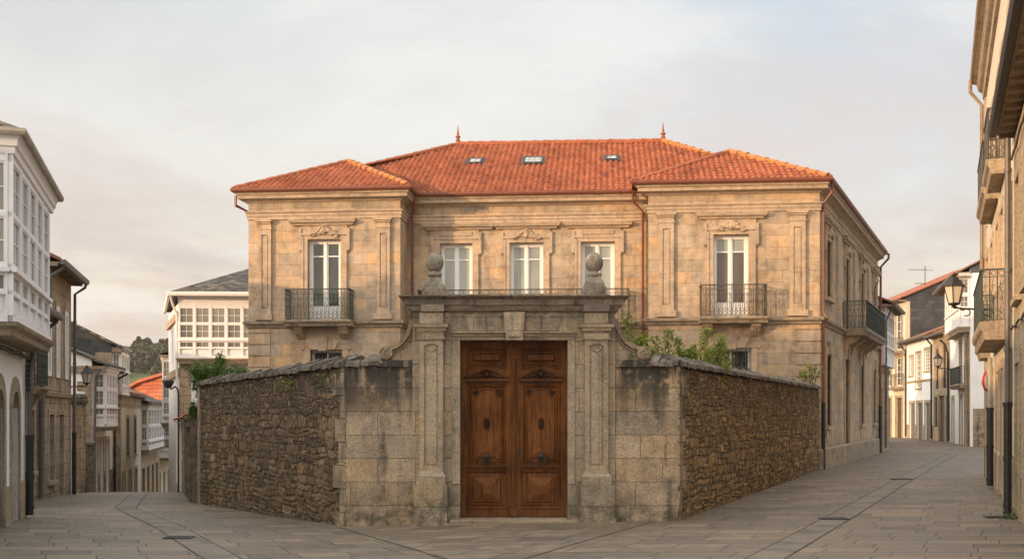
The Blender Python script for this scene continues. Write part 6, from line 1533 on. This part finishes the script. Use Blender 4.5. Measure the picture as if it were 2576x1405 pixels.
for k,u in enumerate((322,334,346,353,362,371,383,392,402,412,425)):
    y = 520; x = (u-CX)/F*y; z = hillz(x,y); hh = (7,8,9.5,10.5,9.5,10,7.5,7.5,9,8.5,9)[k]
    for q_ in range(3): crown((x+r.uniform(-1.4,1.4),y+r.uniform(-2,2),z+hh*(.62+.13*q_)),2.4-.4*q_,hh*.24,170)
lf.build('woodland', M['leafd'], cat=None, kind='stuff')
m = MB()
for k,u in enumerate((322,334,346,353,362,371,383,392,402,412,425)):
    x = (u-CX)/F*520; z = hillz(x,520); m.tube([(x,520,z-1),(x,520,z+7)],[.35,.12],5)
m.build('woodland_trunks', M['bark'], kind='stuff')

HAZE = 0.00018
if HAZE:
    hz = NT('evening_haze'); pv = hz.n('VolumePrincipled', None, Density=HAZE); pv.inputs['Color'].default_value = (.95,.86,.76,1); pv.inputs['Anisotropy'].default_value = .3
    hz.t.links.new(pv.outputs[0], hz.out.inputs[1]); m = MB(); m.box(-1520,1520,-320,1820,-14,48); m.build('haze', hz.m, kind='stuff')
# ------------------------------------------------------------------ SKY, SUN, CAMERA
SUN_AZ, SUN_EL = math.radians(238), math.radians(8.5)      # compass direction the light comes from (0 = +Y, clockwise)
sd = Vector((math.sin(SUN_AZ)*math.cos(SUN_EL), math.cos(SUN_AZ)*math.cos(SUN_EL), math.sin(SUN_EL)))
W = bpy.data.worlds.new('World'); SC.world = W; W.use_nodes = True; wt = W.node_tree; wt.nodes.clear()
class WT(NT):
    def __init__(s): s.t = wt; s.m = None
w = WT(); out = wt.nodes.new('ShaderNodeOutputWorld')
tc = w.n('TexCoord'); sep = w.n('SeparateXYZ', None, Vector=tc.outputs[0]); el = sep.outputs[2]
sky = w.n('TexSky', {'sky_type':'NISHITA','sun_disc':False}); sky.sun_elevation = SUN_EL; sky.sun_rotation = SUN_AZ; sky.dust_density = 2.0; sky.air_density = 1.2
skyc = w.mix(1.0, sky.outputs[0], (.10,.10,.10,1), 'MULTIPLY')
az = w.math('DIVIDE', sep.outputs[0], w.math('MAXIMUM', sep.outputs[1], .05))
grad = w.ramp(w.math('MULTIPLY', el, 1.0), [(0.0,(.82,.63,.46)),(.06,(.86,.70,.54)),(.13,(.86,.77,.67)),(.22,(.84,.82,.77)),(.36,(.74,.77,.78)),(.7,(.55,.62,.70)),(1,(.5,.58,.68))])
right = w.math('MULTIPLY', w.rng(az, -.1, .5), w.rng(el, .08, .4))
grad = w.mix(right, grad, (.54,.665,.82,1))
# layered cloud: stretched noise on a flattened dome
dv = w.n('CombineXYZ', None, X=w.math('DIVIDE', sep.outputs[0], w.math('ADD', w.math('MAXIMUM', el, 0.0), .12)), Y=w.math('DIVIDE', sep.outputs[1], w.math('ADD', w.math('MAXIMUM', el, 0.0), .12)), Z=el)
cn = w.noise(dv.outputs[0], .55, 7, .58, .4); cn2 = w.n('Mapping', None, Vector=tc.outputs[0]); cn2.inputs[3].default_value = (2.6,2.6,11); cn2.inputs[2].default_value = (0,.12,0); cn3 = w.noise(cn2.outputs[0], 1.0, 6, .55, .3)
cl = w.ramp(el, [(0,(.76,.58,.49)),(.12,(.68,.585,.55)),(.22,(.78,.69,.65)),(.32,(.70,.70,.72)),(.6,(.62,.67,.73))])
c1_ = w.mix(w.math('MULTIPLY', w.rng(cn3, .44, .60), .75), grad, cl)
c1_ = w.mix(w.math('MULTIPLY', w.rng(cn, .49, .62), .9), c1_, w.mix(.6, c1_, (1.0,.97,.92,1)))
c1_ = w.mix(w.math('MULTIPLY', w.rng(cn, .52, .40), .8), c1_, cl)
fin = w.mix(.88, skyc, c1_)
dotn = w.n('VectorMath', {'operation':'DOT_PRODUCT'}, _0=tc.outputs[0]); dotn.inputs[1].default_value = (sd.x,sd.y,sd.z)
glow = w.math('MULTIPLY', w.rng(dotn.outputs['Value'], .0, 1.0), 1.0)
gl2 = w.mix(1.0, w.mix(glow, (0,0,0,1), (1.55,1.30,1.02,1)), w.mix(w.rng(el, .36, .95), (0,0,0,1), (.90,.86,.80,1)), 'ADD')
fin = w.mix(1.0, fin, gl2, 'ADD')
below = w.math('LESS_THAN', el, 0.0); fin = w.mix(w.math('MULTIPLY', w.rng(el, -.02, -.0, 1.0, 0.0), 1.0), fin, (.30,.26,.22,1))
bg = w.n('Background', None, Color=fin, Strength=1.12); wt.links.new(bg.outputs[0], out.inputs[0])
sl = bpy.data.lights.new('sun', 'SUN'); sl.energy = 4.3; sl.angle = math.radians(.9); sl.color = (1.0,.64,.345)
so = bpy.data.objects.new('sun', sl); COL.objects.link(so); so.rotation_euler = (-sd).to_track_quat('-Z','Y').to_euler()
cd = bpy.data.cameras.new('camera'); cd.sensor_width = 36; cd.lens = 36*F/2576; cd.clip_end = 5000; cd.clip_start = .1
cd.shift_y = (HY-702.5)/2576; co = bpy.data.objects.new('camera', cd); COL.objects.link(co); co.location = (0,0,EYE); co.rotation_euler = (math.pi/2,0,0); SC.camera = co
SC.view_settings.view_transform = 'Standard'; SC.view_settings.look = 'None'; SC.view_settings.exposure = 0; SC.view_settings.gamma = 1
